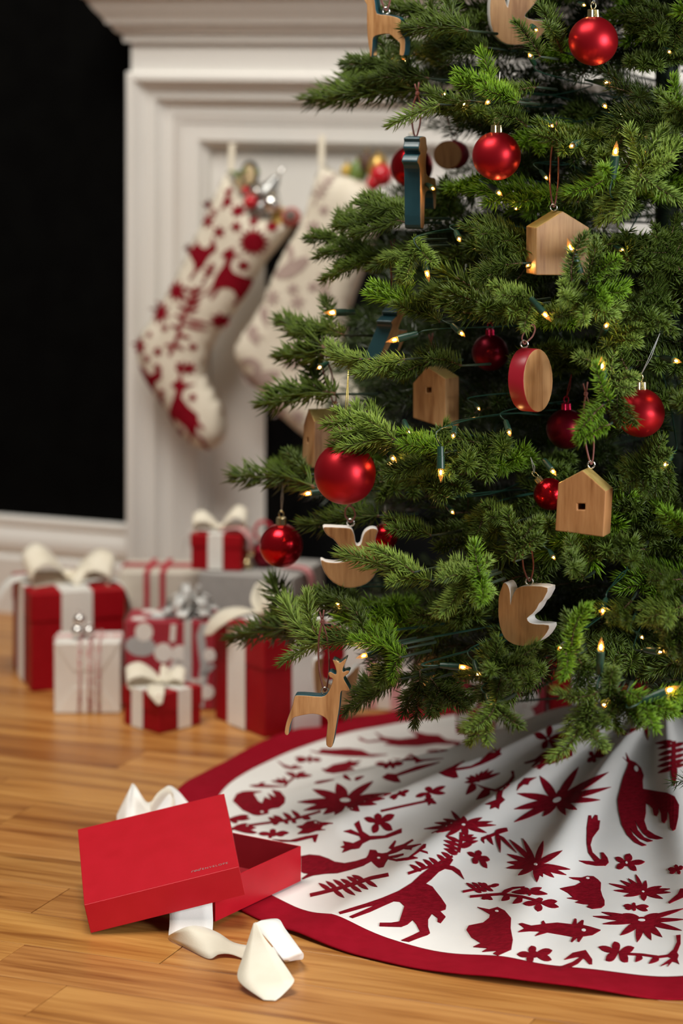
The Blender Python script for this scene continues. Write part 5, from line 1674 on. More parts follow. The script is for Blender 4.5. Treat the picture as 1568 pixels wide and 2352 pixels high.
def house(label, front, depth, d, yaw, win, hook_px, cord_to, pitch=0.0, gold=True, kp=1.0, tint=None):
    """front: five corner pixels (left base, left eave, ridge, right eave, right base)"""
    xs = [p[0] for p in front]
    ys = [p[1] for p in front]
    cx, cy = sum(xs) / 5, sum(ys) / 5
    f, n = plane_map(cx, cy, d, yaw, pitch)
    bm = bmesh.new()
    a = [bm.verts.new(f(*p)) for p in front]
    b = [bm.verts.new(f(*p) - n * depth) for p in front]
    w = None
    if win:
        wx, wy, ww, wh = win
        w = [bm.verts.new(f(*p)) for p in ((wx - ww, wy + wh), (wx - ww, wy - wh), (wx + ww, wy - wh), (wx + ww, wy + wh))]
        wi = [bm.verts.new(f(*p) - n * 0.014) for p in ((wx - ww, wy + wh), (wx - ww, wy - wh), (wx + ww, wy - wh), (wx + ww, wy + wh))]
        for q in ((a[0], a[1], w[1], w[0]), (a[1], a[2], w[1]), (a[2], w[2], w[1]), (a[2], a[3], w[2]), (a[3], a[4], w[3], w[2]), (a[4], a[0], w[0], w[3])):
            bm.faces.new(q)
        for i in range(4):
            j = (i + 1) % 4
            bm.faces.new((w[i], w[j], wi[j], wi[i]))
        bm.faces.new(wi).material_index = 2
    else:
        bm.faces.new(a)
    bm.faces.new(b[::-1])
    for i in range(5):
        j = (i + 1) % 5
        q = bm.faces.new((a[j], a[i], b[i], b[j]))
        if i in (1, 2) and gold: q.material_index = 1
    t = thing('house_ornament', sum((v.co for v in a + b), Vector()) / 10 - ZV * 0.035, label, 'ornament')
    o = part('house_block', bm_mesh(bm, 'house', [W, M['gold_paint'], M['dark_hole']]), t)
    bevel(o, 0.0012, 2, 0.3)
    if tint: o.color = tint
    h = f(*hook_px) - n * depth * 0.5
    hook(h - ZV * 0.001, 0.004, M['silver'], t)
    if cord_to: cord(h + ZV * 0.005, P(*cord_to), M['leather'], 0.0011, t, gap=0.005)
    for q in range(4):
        for s in range(4):
            keep(min(xs) + (max(xs) - min(xs)) * (0.14 + 0.24 * q), min(ys) + (max(ys) - min(ys)) * (0.22 + 0.22 * s), 20 * kp, d)


house('wooden house with gold roof and small window, in sharp front focus', [(1274, 1219), (1281, 1110), (1337, 1080), (1391, 1128), (1385, 1234)], 0.026, 3.08, -0.42, (1334, 1164, 9, 7), (1349, 1077), (1345, 905, 3.09), 0.0, tint=(0.92, 0.76, 0.62, 1))
house('pale wooden house partly covered by sprig with glowing bulb', [(1231, 632), (1231, 523), (1292, 485), (1353, 523), (1353, 632)], 0.026, 3.20, 0.42, None, (1283, 484), (1275, 305, 3.22), 0.0, kp=0.8, tint=(1.25, 1.25, 1.2, 1))
house('wooden house with square window deep among middle branches', [(948, 960), (948, 880), (980, 842), (1023, 870), (1023, 985)], 0.032, 3.38, -0.60, (984, 896, 6, 6), (990, 842), (990, 790, 3.40), 0.02, kp=0.8, tint=(1.3, 1.28, 1.25, 1))
house('wooden house beside the largest bauble at tree left', [(693, 1070), (697, 975), (708, 938), (722, 968), (720, 1076)], 0.040, 3.42, -1.02, (706, 1011, 2, 6), (738, 936), (738, 800, 3.42), 0.05, kp=0.5)
# ================================================================== CHRISTMAS TREE
tree = thing('christmas_tree', AX + ZV * 0.0, 'green artificial spruce Christmas tree filling the right side', 'tree')
RG = np.random.default_rng(5)


def frames(T):
    up = np.array([0.0, 0.0, 1.0])
    A = np.cross(up, T)
    n = np.linalg.norm(A, axis=1, keepdims=True)
    A = np.where(n < 1e-3, np.array([[1.0, 0, 0]]), A / np.maximum(n, 1e-6))
    return A, np.cross(T, A)


def twig_needles(path, dens, L, w, rng, flat=False, ang0=1.0, ang1=0.45, flatk=0.75, t0=0.0):
    """needles all round a twig; returns verts (n,k,3), tint (n,k)"""
    path = np.asarray(path, float)
    seg = np.linalg.norm(np.diff(path, axis=0), axis=1)
    cum = np.r_[0, np.cumsum(seg)]
    n = max(6, int(cum[-1] * dens))
    s = (t0 + (1 - t0) * (np.arange(n) + rng.random(n)) / n) * cum[-1]
    i = np.clip(np.searchsorted(cum, s, side='right') - 1, 0, len(seg) - 1)
    f = (s - cum[i]) / seg[i]
    pos = path[i] + (path[i + 1] - path[i]) * f[:, None]
    T = (path[i + 1] - path[i]) / seg[i][:, None]
    A, B = frames(T)
    phi = np.arange(n) * 2.39996 + rng.normal(0, 0.35, n)
    t = s / cum[-1]
    perp = A * np.cos(phi)[:, None] + B * (np.sin(phi) * flatk + 0.12)[:, None]
    perp /= np.linalg.norm(perp, axis=1, keepdims=True)
    al = ang0 + (ang1 - ang0) * np.clip((t - 0.55) / 0.45, 0, 1) ** 1.5 + rng.normal(0, 0.13, n)
    D = T * np.cos(al)[:, None] + perp * np.sin(al)[:, None]
    D += rng.normal(0, 0.07, (n, 3))
    D /= np.linalg.norm(D, axis=1, keepdims=True)
    ln = L * (0.72 + 0.42 * rng.random(n)) * (1 - 0.28 * np.clip((t - 0.8) / 0.2, 0, 1))
    bend = T * 0.28 + B * 0.10
    mid = pos + D * (ln * 0.55)[:, None]
    tip = pos + (D + bend * 0.5) * (ln * 0.97)[:, None]
    S1 = np.cross(D, B + 0.3 * A)
    S1 /= np.maximum(np.linalg.norm(S1, axis=1, keepdims=True), 1e-6)
    S2 = np.cross(D, S1)
    rn = rng.random(n)
    tb = 0.12 + 0.30 * rn
    tt = 0.55 + 0.45 * rn
    if flat:
        V = np.stack([pos - S1 * w * 0.4, pos + S1 * w * 0.4, mid + S1 * w * 0.5, mid - S1 * w * 0.5, tip], 1)
        tint = np.stack([tb, tb, (tb + tt) / 2, (tb + tt) / 2, tt], 1)
    else:
        offs = [S1, -0.5 * S1 + 0.8 * S2, -0.5 * S1 - 0.8 * S2]
        V = np.stack([pos + o * w * 0.36 for o in offs] + [mid + o * w * 0.5 for o in offs] + [tip], 1)
        tint = np.stack([tb] * 3 + [(tb + tt) / 2] * 3 + [tt], 1)
    return V, tint


QF = [(0, 1, 4, 3), (1, 2, 5, 4), (2, 0, 3, 5), (3, 4, 6), (4, 5, 6), (5, 3, 6)]
FFc = [(0, 1, 2, 3), (3, 2, 4)]


def arc(p0, d, L, droop, n=5, curl=0.0):
    """curved twig path from p0 in direction d"""
    d = np.array(d, float)
    d /= np.linalg.norm(d)
    side = np.array([-d[1], d[0], 0])
    out = []
    for k in range(n):
        t = k / (n - 1)
        out.append(np.array(p0) + d * L * t + np.array([0, 0, 1]) * droop * L * t * t + side * curl * L * t * t)
    return np.array(out)


def spray_paths(kind, rng):
    """list of twig paths of one branch tip lying along +X (length 1 unit = 1 m)"""
    out = []
    if kind == 'single':
        out.append(arc((0, 0, 0), (1, 0, 0), 0.10, rng.normal(0, 0.08), curl=rng.normal(0, 0.1)))
    elif kind == 'triple':
        out.append(arc((0, 0, 0), (1, 0, 0), 0.115, rng.normal(-0.04, 0.08), curl=rng.normal(0, 0.12)))
        for s in (-1, 1):
            x = 0.028 + rng.random() * 0.02
            out.append(arc((x, 0, 0), (0.80, s * 0.62, rng.normal(0.05, 0.15)), 0.062 + rng.random() * 0.016, rng.normal(0, 0.1), curl=-s * 0.15))
    else:
        out.append(arc((0, 0, 0), (1, 0, 0), 0.17, rng.normal(-0.05, 0.06), n=7, curl=rng.normal(0, 0.08)))
        s = 1
        for x in (0.02, 0.042, 0.064, 0.088, 0.112):
            L = 0.078 - 0.25 * x + rng.random() * 0.016
            out.append(arc((x, 0, 0), (0.74, s * 0.68, rng.normal(0.03, 0.18)), L, rng.normal(0, 0.1), curl=-s * 0.18))
            s = -s
    return out


def spray_arrays(kind, rng, dens, L, w, flat, stem=True, flatk=0.75, ang0=1.0):
    VV, TT, SV, SF = [], [], [], []
    for i, p in enumerate(spray_paths(kind, rng)):
        v, t = twig_needles(p, dens, L, w, rng, flat, flatk=flatk, ang0=ang0)
        VV.append(v)
        TT.append(t)
        if stem:
            a, b = tube([Vector(q) for q in p], 0.0019 if i == 0 else 0.0014, 5, 0.0008)
            o = len(SV)
            SV += a
            SF += [tuple(x + o for x in f) for f in b]
    return np.concatenate(VV), np.concatenate(TT), SV, SF


def spray_mesh(kind, seed, dens=1500, L=0.0230, w=0.0024, m=None, flatk=0.75):
    rng = np.random.default_rng(seed)
    V, T, SV, SF = spray_arrays(kind, rng, dens, L, w, False, flatk=flatk)
    n, k = V.shape[:2]
    verts = V.reshape(-1, 3).tolist() + [tuple(v) for v in SV]
    faces = [tuple(x + i * k for x in f) for i in range(n) for f in QF]
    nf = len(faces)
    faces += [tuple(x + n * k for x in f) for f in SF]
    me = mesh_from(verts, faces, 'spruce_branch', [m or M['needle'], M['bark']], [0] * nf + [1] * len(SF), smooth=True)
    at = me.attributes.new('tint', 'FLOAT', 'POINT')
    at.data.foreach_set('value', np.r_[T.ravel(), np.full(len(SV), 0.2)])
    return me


SPR = {'single': [spray_mesh('single', 11 + i) for i in range(3)], 'triple': [spray_mesh('triple', 21 + i) for i in range(4)], 'fan': [spray_mesh('fan', 31 + i) for i in range(4)],
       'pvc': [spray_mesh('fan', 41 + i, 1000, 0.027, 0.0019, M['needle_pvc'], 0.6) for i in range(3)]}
NOM = {'single': 0.112, 'triple': 0.128, 'fan': 0.185, 'pvc': 0.19}
TONES = {'L': (2.3, 2.15, 2.8, 1), 'M': (1.05, 1.05, 0.9, 1), 'Y': (1.75, 2.1, 0.6, 1), 'D': (0.75, 0.75, 0.6, 1), 'K': (1.0, 1.0, 1.0, 1)}  # colour multipliers; front light is put into L, shade of back tips into D
N_SPRAY = [0]
RS = random.Random(3)


def orient(base, tip, up, length):
    x = (tip - base).normalized()
    u = up - x * up.dot(x)
    if u.length < 1e-3: u = x.orthogonal()
    z = u.normalized()
    y = z.cross(x)
    Mx = Matrix((x, y, z)).transposed().to_4x4()
    Mx.translation = base
    return Mx


def put_spray(base, tip, kind, tone, up=None, jitter=True, wide=1.0):
    L = (tip - base).length
    me = RS.choice(SPR[kind])
    s = L / NOM[kind]
    mid = (base + tip) / 2
    out = Vector((mid.x - AX.x, mid.y - AX.y, 0)).normalized()
    u = up or (ZV * 0.8 + out * 0.5)
    Mx = orient(base, tip, u, L)
    sy = max(0.75, min(1.25, s)) * wide
    o = part('branch', me, tree)
    o.matrix_basis = Mx @ Matrix.Diagonal((s, sy, sy, 1))
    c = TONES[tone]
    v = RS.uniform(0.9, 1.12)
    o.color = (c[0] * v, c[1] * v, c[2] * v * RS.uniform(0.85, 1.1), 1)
    N_SPRAY[0] += 1
    return o


# --- branch tips seen clearly in the photograph: tip x, y, base x, y, kind, tone, (extra depth of tip, of base)
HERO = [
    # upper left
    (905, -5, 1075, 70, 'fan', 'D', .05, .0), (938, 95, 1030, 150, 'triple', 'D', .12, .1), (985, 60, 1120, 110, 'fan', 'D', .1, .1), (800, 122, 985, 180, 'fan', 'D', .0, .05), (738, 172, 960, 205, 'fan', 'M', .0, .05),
    (888, 282, 1010, 240, 'single', 'L', -.06, -.04), (960, 250, 1080, 232, 'single', 'M', -.03, .0), (1000, 215, 1150, 250, 'fan', 'D', .08, .1), (1050, 140, 1165, 225, 'triple', 'Y', -.04, .0), (1085, 170, 1190, 235, 'triple', 'Y', -.05, -.02), (1130, 235, 1210, 290, 'triple', 'M', -.03, .0),
    (1105, 225, 1230, 200, 'triple', 'M', -.02, .05), (1190, 30, 1240, 130, 'single', 'D', -.06, -.03), (1250, 10, 1290, 120, 'triple', 'K', .0, .05),
    # upper right
    (1338, 480, 1400, 400, 'single', 'Y', -.06, -.03), (1365, 378, 1412, 412, 'single', 'Y', -.09, -.03), (1440, 380, 1395, 420, 'single', 'Y', -.04, .0), (1372, 518, 1478, 410, 'triple', 'L', -.05, -.03), (1572, 485, 1470, 402, 'single', 'L', -.05, -.03),
    (1500, 268, 1462, 425, 'triple', 'L', -.03, -.02), (1575, 335, 1462, 420, 'triple', 'L', -.05, -.02), (1515, 205, 1575, 262, 'single', 'Y', -.04, -.02), (1520, 262, 1590, 300, 'triple', 'M', -.03, -.02), (1440, 300, 1400, 380, 'triple', 'M', .0, .03),
    # middle left
    (722, 522, 850, 580, 'fan', 'M', .0, .05), (745, 612, 880, 585, 'fan', 'M', .0, .05), (768, 478, 930, 510, 'fan', 'M', .0, .03), (832, 440, 950, 500, 'triple', 'M', .02, .04), (850, 620, 960, 560, 'triple', 'M', .03, .05), (895, 640, 960, 565, 'triple', 'L', -.05, -.02), (985, 620, 950, 550, 'single', 'L', -.05, -.02),
    (868, 625, 960, 720, 'triple', 'Y', -.03, .0), (905, 660, 1010, 740, 'triple', 'M', -.02, .02), (652, 712, 745, 800, 'single', 'M', .0, .02), (650, 802, 740, 815, 'single', 'M', .0, .02), (700, 720, 790, 770, 'triple', 'M', .03, .05), (730, 835, 830, 825, 'single', 'L', -.08, -.06), (735, 860, 850, 825, 'single', 'L', -.08, -.05), (810, 850, 930, 825, 'triple', 'L', -.06, -.03),
    (640, 868, 770, 905, 'triple', 'M', .0, .05), (880, 860, 990, 830, 'triple', 'M', -.02, .02), (960, 800, 1060, 840, 'triple', 'K', .0, .05), (950, 700, 1060, 650, 'triple', 'M', .02, .05),
    # above the largest ball
    (748, 938, 900, 1015, 'fan', 'L', -.10, -.06), (828, 935, 905, 1010, 'single', 'L', -.09, -.06), (770, 1000, 920, 1030, 'triple', 'M', -.06, -.04), (910, 985, 1020, 1040, 'triple', 'Y', -.05, -.02), (1040, 1010, 960, 1060, 'triple', 'M', -.02, .0), (890, 1080, 1000, 1060, 'triple', 'M', -.02, .0),
    (570, 1058, 720, 1118, 'triple', 'M', .0, .03), (662, 1022, 705, 1090, 'single', 'D', .02, .04), (735, 1190, 870, 1185, 'triple', 'D', .12, .10), (875, 1180, 990, 1230, 'triple', 'M', -.02, .02), (1080, 1080, 960, 1110, 'triple', 'M', .0, .05),
    # long branch over the dove
    (782, 1250, 930, 1320, 'single', 'L', -.10, -.08), (855, 1238, 950, 1315, 'single', 'L', -.10, -.08), (880, 1310, 990, 1335, 'triple', 'L', -.09, -.06), (995, 1298, 1100, 1330, 'triple', 'L', -.08, -.06), (1075, 1275, 1110, 1345, 'single', 'Y', -.10, -.06), (1155, 1385, 1090, 1325, 'single', 'Y', -.09, -.06), (1130, 1320, 1060, 1350, 'triple', 'L', -.06, -.04), (985, 1415, 1075, 1340, 'triple', 'L', -.07, -.05), (1070, 1270, 1110, 1190, 'single', 'M', -.03, .0),
    # lower left
    (538, 1452, 660, 1440, 'single', 'D', .02, .03), (580, 1402, 700, 1415, 'single', 'D', .04, .05), (590, 1490, 720, 1455, 'single', 'D', .05, .06), (613, 1438, 735, 1475, 'single', 'L', -.08, -.06), (665, 1388, 735, 1470, 'single', 'L', -.08, -.06), (643, 1515, 745, 1468, 'single', 'L', -.08, -.06), (740, 1330, 800, 1400, 'triple', 'D', .05, .05), (720, 1360, 840, 1420, 'triple', 'D', .06, .06),
    (758, 1425, 880, 1480, 'triple', 'M', -.05, -.03), (818, 1430, 920, 1510, 'triple', 'Y', -.06, -.04), (880, 1570, 925, 1480, 'single', 'Y', -.05, -.03), (850, 1545, 930, 1490, 'triple', 'M', -.03, -.02), (785, 1600, 920, 1560, 'fan', 'D', .05, .06), (965, 1672, 965, 1540, 'triple', 'D', .0, .02), (1045, 1650, 990, 1560, 'triple', 'D', .0, .02),
    # hanging tips over the skirt
    (1078, 1718, 1130, 1620, 'triple', 'L', -.08, -.06), (1120, 1702, 1140, 1615, 'single', 'L', -.09, -.06), (1188, 1685, 1135, 1620, 'single', 'M', -.08, -.06), (1230, 1545, 1130, 1520, 'triple', 'M', -.04, -.03), (1150, 1490, 1120, 1560, 'triple', 'M', -.05, -.03), (1080, 1600, 1140, 1540, 'triple', 'D', -.02, .0), (1120, 1640, 1150, 1560, 'single', 'M', -.05, -.04),
    (1315, 1772, 1335, 1650, 'single', 'L', -.10, -.08), (1372, 1735, 1340, 1655, 'single', 'L', -.10, -.08), (1300, 1640, 1372, 1590, 'single', 'L', -.10, -.07), (1340, 1700, 1350, 1600, 'triple', 'L', -.09, -.07), (1400, 1690, 1400, 1580, 'single', 'M', -.07, -.06), (1440, 1682, 1415, 1580, 'triple', 'M', -.08, -.06), (1470, 1672, 1420, 1590, 'single', 'Y', -.08, -.06), (1562, 1655, 1440, 1590, 'triple', 'Y', -.11, -.08), (1390, 1530, 1400, 1600, 'single', 'M', -.1, -.06),
    # middle right
    (1118, 648, 1225, 690, 'triple', 'L', -.08, -.05), (1185, 765, 1225, 690, 'single', 'L', -.09, -.05), (1150, 720, 1225, 700, 'single', 'L', -.09, -.04), (1275, 640, 1340, 720, 'triple', 'L', -.08, -.05), (1395, 745, 1320, 680, 'triple', 'L', -.07, -.05), (1240, 715, 1330, 720, 'triple', 'M', -.04, -.02),
    (1292, 528, 1312, 645, 'single', 'K', -.09, -.07), (1385, 545, 1345, 650, 'single', 'M', -.07, -.06), (1428, 572, 1355, 640, 'single', 'Y', -.06, -.05), (1435, 690, 1345, 665, 'triple', 'Y', -.06, -.05), (1425, 625, 1350, 655, 'single', 'M', -.05, -.04), (1075, 610, 1200, 605, 'triple', 'K', -.01, .02),
    (1298, 1005, 1385, 930, 'single', 'Y', -.12, -.08), (1305, 1008, 1400, 975, 'single', 'Y', -.12, -.08), (1350, 870, 1400, 925, 'single', 'Y', -.10, -.07), (1312, 800, 1400, 850, 'single', 'L', -.07, -.04), (1440, 830, 1385, 900, 'triple', 'L', -.06, -.04), (1395, 980, 1420, 890, 'triple', 'M', -.06, -.04), (1450, 720, 1400, 800, 'triple', 'L', -.04, -.02), (1385, 740, 1440, 850, 'triple', 'M', -.03, .0),
    (1300, 1368, 1312, 1500, 'single', 'Y', -.10, -.07), (1318, 1400, 1322, 1510, 'single', 'M', -.08, -.06), (1340, 1560, 1290, 1480, 'single', 'Y', -.09, -.07), (1390, 1600, 1320, 1500, 'triple', 'M', -.07, -.05), (1478, 1425, 1570, 1390, 'triple', 'L', -.07, -.04), (1480, 1340, 1570, 1330, 'triple', 'M', -.04, -.02), (1500, 1490, 1580, 1440, 'fan', 'M', -.04, -.02), (1395, 1290, 1480, 1260, 'triple', 'K', -.02, .02), (1290, 1260, 1340, 1330, 'triple', 'M', -.03, .0),
    (1205, 1170, 1180, 1290, 'triple', 'M', -.05, -.02), (1100, 1150, 1180, 1200, 'triple', 'M', -.01, .02), (1540, 1020, 1450, 1100, 'fan', 'M', -.01, .02), (1430, 1120, 1540, 1060, 'fan', 'K', -.02, .02), (1470, 640, 1540, 720, 'fan', 'K', .0, .03), (1500, 500, 1560, 620, 'fan', 'K', -.02, .02), (1390, 1440, 1450, 1380, 'triple', 'M', -.04, -.02),
]
ORN_KEEP = list(KEEP)


def blocked(base, tip, slack=0.0, fat=16):
    for k in range(9):
        p = base.lerp(tip, k / 8 * 1.06)
        x, y = pix(p)
        for kx, ky, rx, ry, kd in ORN_KEEP:
            if p.y < kd + 0.03 + slack and ((x - kx) / (rx + fat)) ** 2 + ((y - ky) / (ry + fat)) ** 2 < 1: return True
    return False


WOOD = []          # bough segments
for tx, ty, bx, by, kind, tone, dt, db in HERO:
    a, b = P(tx, ty, surf(tx, ty) + dt), P(bx, by, surf(bx, by) + db)
    put_spray(b, a, kind, tone)
    o_ = Vector((AX.x, AX.y, b.z - 0.03))
    WOOD.append((b, b.lerp(o_, min(1.0, 0.06 / max((o_ - b).length, 0.01)))))

# --- the rest of the crown: boughs in whorls, each with side tips
SIL = [(1000, -200), (905, -40), (905, 0), (960, 90), (810, 130), (760, 180), (960, 240), (900, 300), (1060, 300), (1120, 330), (1010, 400), (840, 430), (745, 520), (760, 620), (870, 650), (800, 690), (665, 715), (660, 800), (740, 830), (660, 870), (760, 920), (850, 900), (800, 960), (830, 1000), (600, 1062), (700, 1120), (745, 1190),
       (830, 1180), (960, 1240), (1000, 1290), (880, 1330), (760, 1370), (640, 1440), (700, 1500), (850, 1500), (820, 1590), (960, 1600), (975, 1660), (1040, 1640), (1110, 1600), (1230, 1540), (1270, 1500), (1330, 1560), (1400, 1640), (1480, 1640), (1568, 1600), (2600, 1600), (2600, -800), (1000, -800)]


def inside(x, y):
    c = False
    n = len(SIL)
    for i in range(n):
        x1, y1 = SIL[i]
        x2, y2 = SIL[(i + 1) % n]
        if (y1 > y) != (y2 > y) and x < (x2 - x1) * (y - y1) / (y2 - y1) + x1: c = not c
    return c


cand = []
RT_ = random.Random(17)
z = 0.20
while z < 2.25:
    R0 = tree_r(z)
    nb = max(5, int(22 * (R0 / 0.6) ** 0.7))
    ph = RT_.random() * 6.28
    for i in range(nb):
        a = ph + 6.283 * (i + RT_.uniform(-0.25, 0.25)) / nb
        zz = z + RT_.uniform(-0.03, 0.03)
        R = tree_r(zz) * RT_.uniform(0.84, 1.0)
        out = Vector((math.cos(a), math.sin(a), 0))
        tang = Vector((-math.sin(a), math.cos(a), 0))
        rise = RT_.uniform(-0.12, 0.16) - (0.10 if z < 0.4 else 0)
        root_ = AX + ZV * (zz - rise * R * 0.6) + out * 0.02
        endp = AX + ZV * (zz + rise * R * 0.4) + out * R
        WOOD.append((root_.lerp(endp, 0.5), root_))
        front = endp.y < 3.75
        ts = [0.3, 0.42, 0.52, 0.62, 0.72, 0.82, 0.92, 1.0] if front else [0.45, 0.7, 0.9, 1.0]
        for j, t in enumerate(ts):
            q = root_.lerp(endp, t - 0.12)
            s = (1 if j % 2 else -1) * (0.0 if t == 1.0 else RT_.uniform(0.5, 1.0))
            dv = (out + tang * s + ZV * RT_.uniform(-0.35, 0.40)).normalized()
            L = RT_.uniform(0.11, 0.17)
            cand.append((q, q + dv * L, t, R))
    z += 0.075 if z < 1.25 else 0.13

obj_c, stuff_c = [], []
for q, e, t, R in cand:
    x0, y0 = pix(q)
    x1, y1 = pix(e)
    if e.z < 0.235 and e.y < 3.9 and math.hypot(e.x - AX.x, e.y - AX.y) < 0.50: continue
    if e.z < 0.19: continue
    vis = -60 < x1 < 1640 and -80 < y1 < 1800
    if vis and x1 < 1560 and not (inside(x1, y1) and inside((x0 + x1) / 2, (y0 + y1) / 2)): continue
    if vis and blocked(q, e, fat=34): continue
    if vis and e.y < 3.62 and q.y < 3.7: obj_c.append((e.y - 0.25 * t, q, e, t))
    else: stuff_c.append((q, e, t))
obj_c.sort(key=lambda c: c[0])
ROOM = 300 - N_SPRAY[0]
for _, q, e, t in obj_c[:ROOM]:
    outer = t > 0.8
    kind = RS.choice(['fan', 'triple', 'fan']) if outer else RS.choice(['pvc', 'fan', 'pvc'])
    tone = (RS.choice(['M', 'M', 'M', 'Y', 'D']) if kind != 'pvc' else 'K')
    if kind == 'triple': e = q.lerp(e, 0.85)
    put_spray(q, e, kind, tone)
stuff_c += [(q, e, t) for _, q, e, t in obj_c[ROOM:]]

# the remaining tips (inside, back and out of frame) as one mass of needles
LOW = []
for i in range(6):
    rng = np.random.default_rng(61 + i)
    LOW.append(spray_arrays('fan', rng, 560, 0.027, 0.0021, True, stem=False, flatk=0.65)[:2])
VV, TT = [], []
RQ = random.Random(9)
for q, e, t in stuff_c:
    V, T = RQ.choice(LOW)
    if e.z > 1.3 or e.y > 3.95:
        V, T = V[::3], T[::3]
    Mx = orient(q, e, ZV * 0.8 + Vector((q.x - AX.x, q.y - AX.y, 0)).normalized() * 0.4, 1)
    R3 = np.array(Mx.to_3x3())
    s = (e - q).length / NOM['fan']
    VV.append(((V.reshape(-1, 3) * s) @ R3.T + np.array(q)).reshape(V.shape))
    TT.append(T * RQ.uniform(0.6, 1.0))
VA = np.concatenate(VV)
TA = np.concatenate(TT)
n, k = VA.shape[:2]
me = bpy.data.meshes.new('inner_needles')
idx = (np.arange(n) * 5)[:, None]
loops = np.concatenate([idx + np.array([0, 1, 2, 3]), idx + np.array([3, 2, 4])], 1).ravel()
starts = (np.arange(n) * 7)[:, None] + np.array([0, 4])
me.vertices.add(n * 5)
me.vertices.foreach_set('co', VA.ravel())
me.loops.add(n * 7)
me.loops.foreach_set('vertex_index', loops)
me.polygons.add(n * 2)
me.polygons.foreach_set('loop_start', starts.ravel())
me.polygons.foreach_set('loop_total', np.tile([4, 3], n))
me.update(calc_edges=True)
me.validate()
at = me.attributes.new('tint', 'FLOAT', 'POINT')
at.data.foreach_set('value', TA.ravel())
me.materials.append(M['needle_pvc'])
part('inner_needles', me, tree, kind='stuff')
# boughs (wood) and pole
V, Fc = [], []
for a, b in WOOD:
    v, f = tube([b, a], 0.0020, 5, 0.0013)
    o = len(V)
    V += v
    Fc += [tuple(x + o for x in q) for q in f]
part('boughs', mesh_from(V, Fc, 'boughs', [M['trunk']], smooth=True), tree, kind='stuff')
part('trunk', tube_mesh([AX + ZV * 0.0, AX + ZV * 0.7, AX + ZV * 1.5, AX + ZV * 2.25], 0.021, M['trunk'], 14, 0.010), tree)

# ================================================================== FAIRY LIGHTS
# x, y of bulb, direction on the picture (dx, dy), extra depth, size
BULBS = [(757, 718, -1, 0, .0, 1.1), (900, 782, -1, .25, -.05, 1.1), (702, 1134, -1, .1, .0, 1.0), (795, 1477, -1, .1, -.06, 1.0), (830, 1508, -1, .3, -.05, 1.0), (776, 1391, 0, .5, .03, .8), (1068, 1533, 1, .05, -.03, 1.0), (1098, 1553, .3, 1, -.02, .8), (1128, 1628, .2, .6, -.07, .9), (1388, 1622, .1, .6, -.08, .9),
         (1380, 1480, .05, -1, -.09, 1.15), (1285, 1490, -.8, .2, -.08, .9), (1383, 1406, -.4, .6, -.05, .9), (1520, 1497, 1, -.2, -.05, 1.0), (1545, 1582, 1, -.45, -.10, 1.2), (1414, 341, .1, -1, -.07, 1.2), (1311, 336, -.6, .2, -.06, 1.0), (1256, 728, .7, .8, -.07, 1.0), (1393, 746, .2, -.8, -.06, 1.0), (1382, 835, -.1, -1, -.06, 1.15), (1308, 563, -.4, -1, -.08, 1.2),
         (982, 634, .25, 1, -.02, 1.0), (1055, 551, .2, .5, .0, .9), (1033, 691, .2, .3, .02, .7), (1062, 768, .8, .6, .0, .9), (732, 845, -.8, .3, -.03, .8), (905, 1056, .8, .7, -.03, 1.0), (1012, 1092, 0, 1, -.06, 1.15), (1040, 1003, -.2, .4, -.05, .9), (940, 996, .4, .8, -.04, .9), (1170, 996, .2, .7, -.01, .9), (1272, 1086, .7, .8, -.01, .9), (1525, 1070, -.7, .5, -.01, .9), (1556, 830, .9, .1, -.03, 1.0),
         (995, 434, .5, .3, .02, .8), (1148, 445, .8, .6, .0, .9), (1268, 290, .2, .3, .0, .8), (1018, 216, -.6, -.2, .0, .8), (1064, 240, -.8, .1, .0, .9), (1118, 236, -.8, .5, .0, .9), (925, 137, -.7, -.8, .05, 1.0), (1395, 190, .9, .1, .03, .9), (1390, 245, .3, .5, .03, .9), (1430, 263, .9, .1, .03, .8), (1232, 70, .3, .4, -.03, .8), (1216, 125, -.5, -.8, .0, .9), (1342, 12, .4, .2, .03, .7), (1272, 1282, .3, .4, .0, .7),
         (1210, 611, -.8, .3, .02, .7), (1480, 352, .2, .6, -.02, .7), (1158, 1192, .4, .5, .02, .7), (1040, 1178, .5, .4, .03, .7), (1538, 120, .4, .4, .0, .7), (1430, 575, .6, .2, -.02, .7), (1210, 1250, .3, .5, .0, .6), (1100, 940, .4, .4, .05, .6), (1255, 410, .5, .7, .03, .7), (975, 122, .2, .4, .12, .8), (1185, 480, .4, .4, .04, .6), (1475, 1465, .4, .2, -.03, .6)]
CLEAR = {(757, 718), (900, 782), (1068, 1533), (1012, 1092), (1380, 1480), (1545, 1582), (1414, 341), (1308, 563), (1382, 835), (830, 1508), (702, 1134), (982, 634), (1256, 728)}
lights = thing('string_lights', P(1050, 1000, 3.3), 'string of warm fairy lights with green sockets wound through the tree', 'fairy lights')


def lathe_local(profile, seg=12):
    V, Fc = [], []
    for r, h in profile:
        for k in range(seg):
            a = 2 * math.pi * k / seg
            V.append((max(r, 1e-5) * math.cos(a), max(r, 1e-5) * math.sin(a), h))
    for i in range(len(profile) - 1):
        for k in range(seg):
            Fc.append((i * seg + k, i * seg + (k + 1) % seg, (i + 1) * seg + (k + 1) % seg, (i + 1) * seg + k))
    return V, Fc


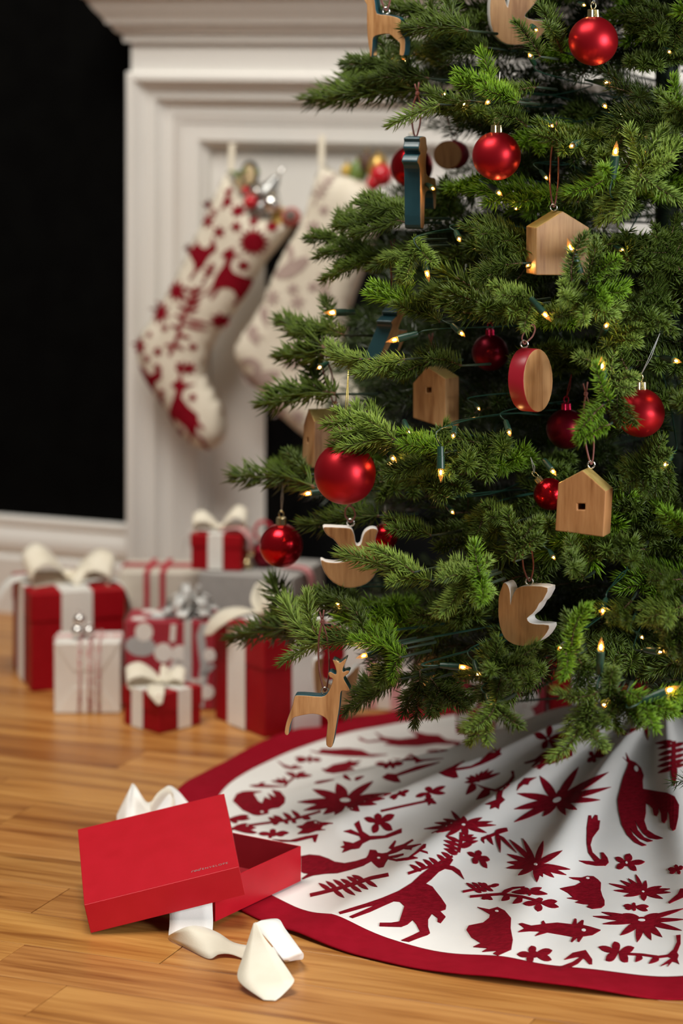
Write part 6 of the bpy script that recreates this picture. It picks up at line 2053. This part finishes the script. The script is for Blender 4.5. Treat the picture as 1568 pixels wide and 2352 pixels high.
v, f = lathe_local([(0, 0), (0.0030, 0.0), (0.0036, 0.003), (0.0036, 0.010), (0.0040, 0.0102), (0.0042, 0.022), (0.0036, 0.0225), (0.0034, 0.021)])
sock_me = mesh_from(v, f, 'socket', [M['socket']])
smooth_by_angle(sock_me, 0.6)
v, f = lathe_local([(0.0024, 0.0215), (0.0028, 0.0230), (0.0029, 0.0255), (0.0026, 0.0285), (0.0019, 0.0315), (0.0011, 0.0335), (0.0005, 0.0355), (0, 0.0365)])
n1 = len(f)
v2, f2 = lathe_local([(0, 0.0240), (0.0009, 0.0244), (0.0011, 0.0258), (0.0008, 0.0275), (0, 0.0285)], 8)
f += [tuple(x + len(v) for x in q) for q in f2]
v += v2
bulb_me = mesh_from(v, f, 'bulb', [M['bulb'], M['filament']], [0] * n1 + [1] * (len(f) - n1), smooth=True)
wire_pts = []
for x, y, dx, dy, ed, sz in BULBS:
    d = surf(x, y) + ed
    c = P(x, y, d)
    clear = (x, y) in CLEAR
    dv = Vector((dx, -0.15, -dy)).normalized() if clear else Vector((dx * 0.6, -0.9, -dy * 0.6)).normalized()
    if not clear: c = P(x, y, d + 0.015)
    q = dv.to_track_quat('Z', 'Y')
    base_ = c - dv * 0.029 * sz
    s_o = part('socket', sock_me, lights)
    s_o.location = base_
    s_o.rotation_mode = 'QUATERNION'
    s_o.rotation_quaternion = q
    s_o.scale = (sz, sz, sz)
    b_o = part('bulb', bulb_me, s_o)
    wire_pts.append((base_, dv))
wire_pts.sort(key=lambda w: -w[0].z)
# wire from socket to socket, dipping into the crown
V, Fc = [], []
left = wire_pts[:]
cur = left.pop(0)
while left:
    j = min(range(len(left)), key=lambda i: (left[i][0] - cur[0]).length)
    nx = left.pop(j)
    a, b = cur[0], nx[0]
    ctr = Vector((AX.x, AX.y, 0))
    def inn(p, k, kk=1.6): return Vector((p.x + (AX.x - p.x) * k * kk, p.y + (AX.y - p.y) * k * kk, p.z - 0.01))
    pts = catmull([a, a - cur[1] * 0.02, inn(a - cur[1] * 0.03, 0.16), inn((a + b) / 2, 0.30), inn(b - nx[1] * 0.03, 0.16), b - nx[1] * 0.02, b], 5)
    if (a - b).length > 0.30 or any(blocked(p, p, fat=4) for p in pts[::2]):
        cur = nx
        continue
    vv, ff = tube(pts, 0.0009, 5)
    o = len(V)
    V += vv
    Fc += [tuple(x + o for x in q) for q in ff]
    cur = nx
part('wire', mesh_from(V, Fc, 'wire', [M['wire']], smooth=True), lights)
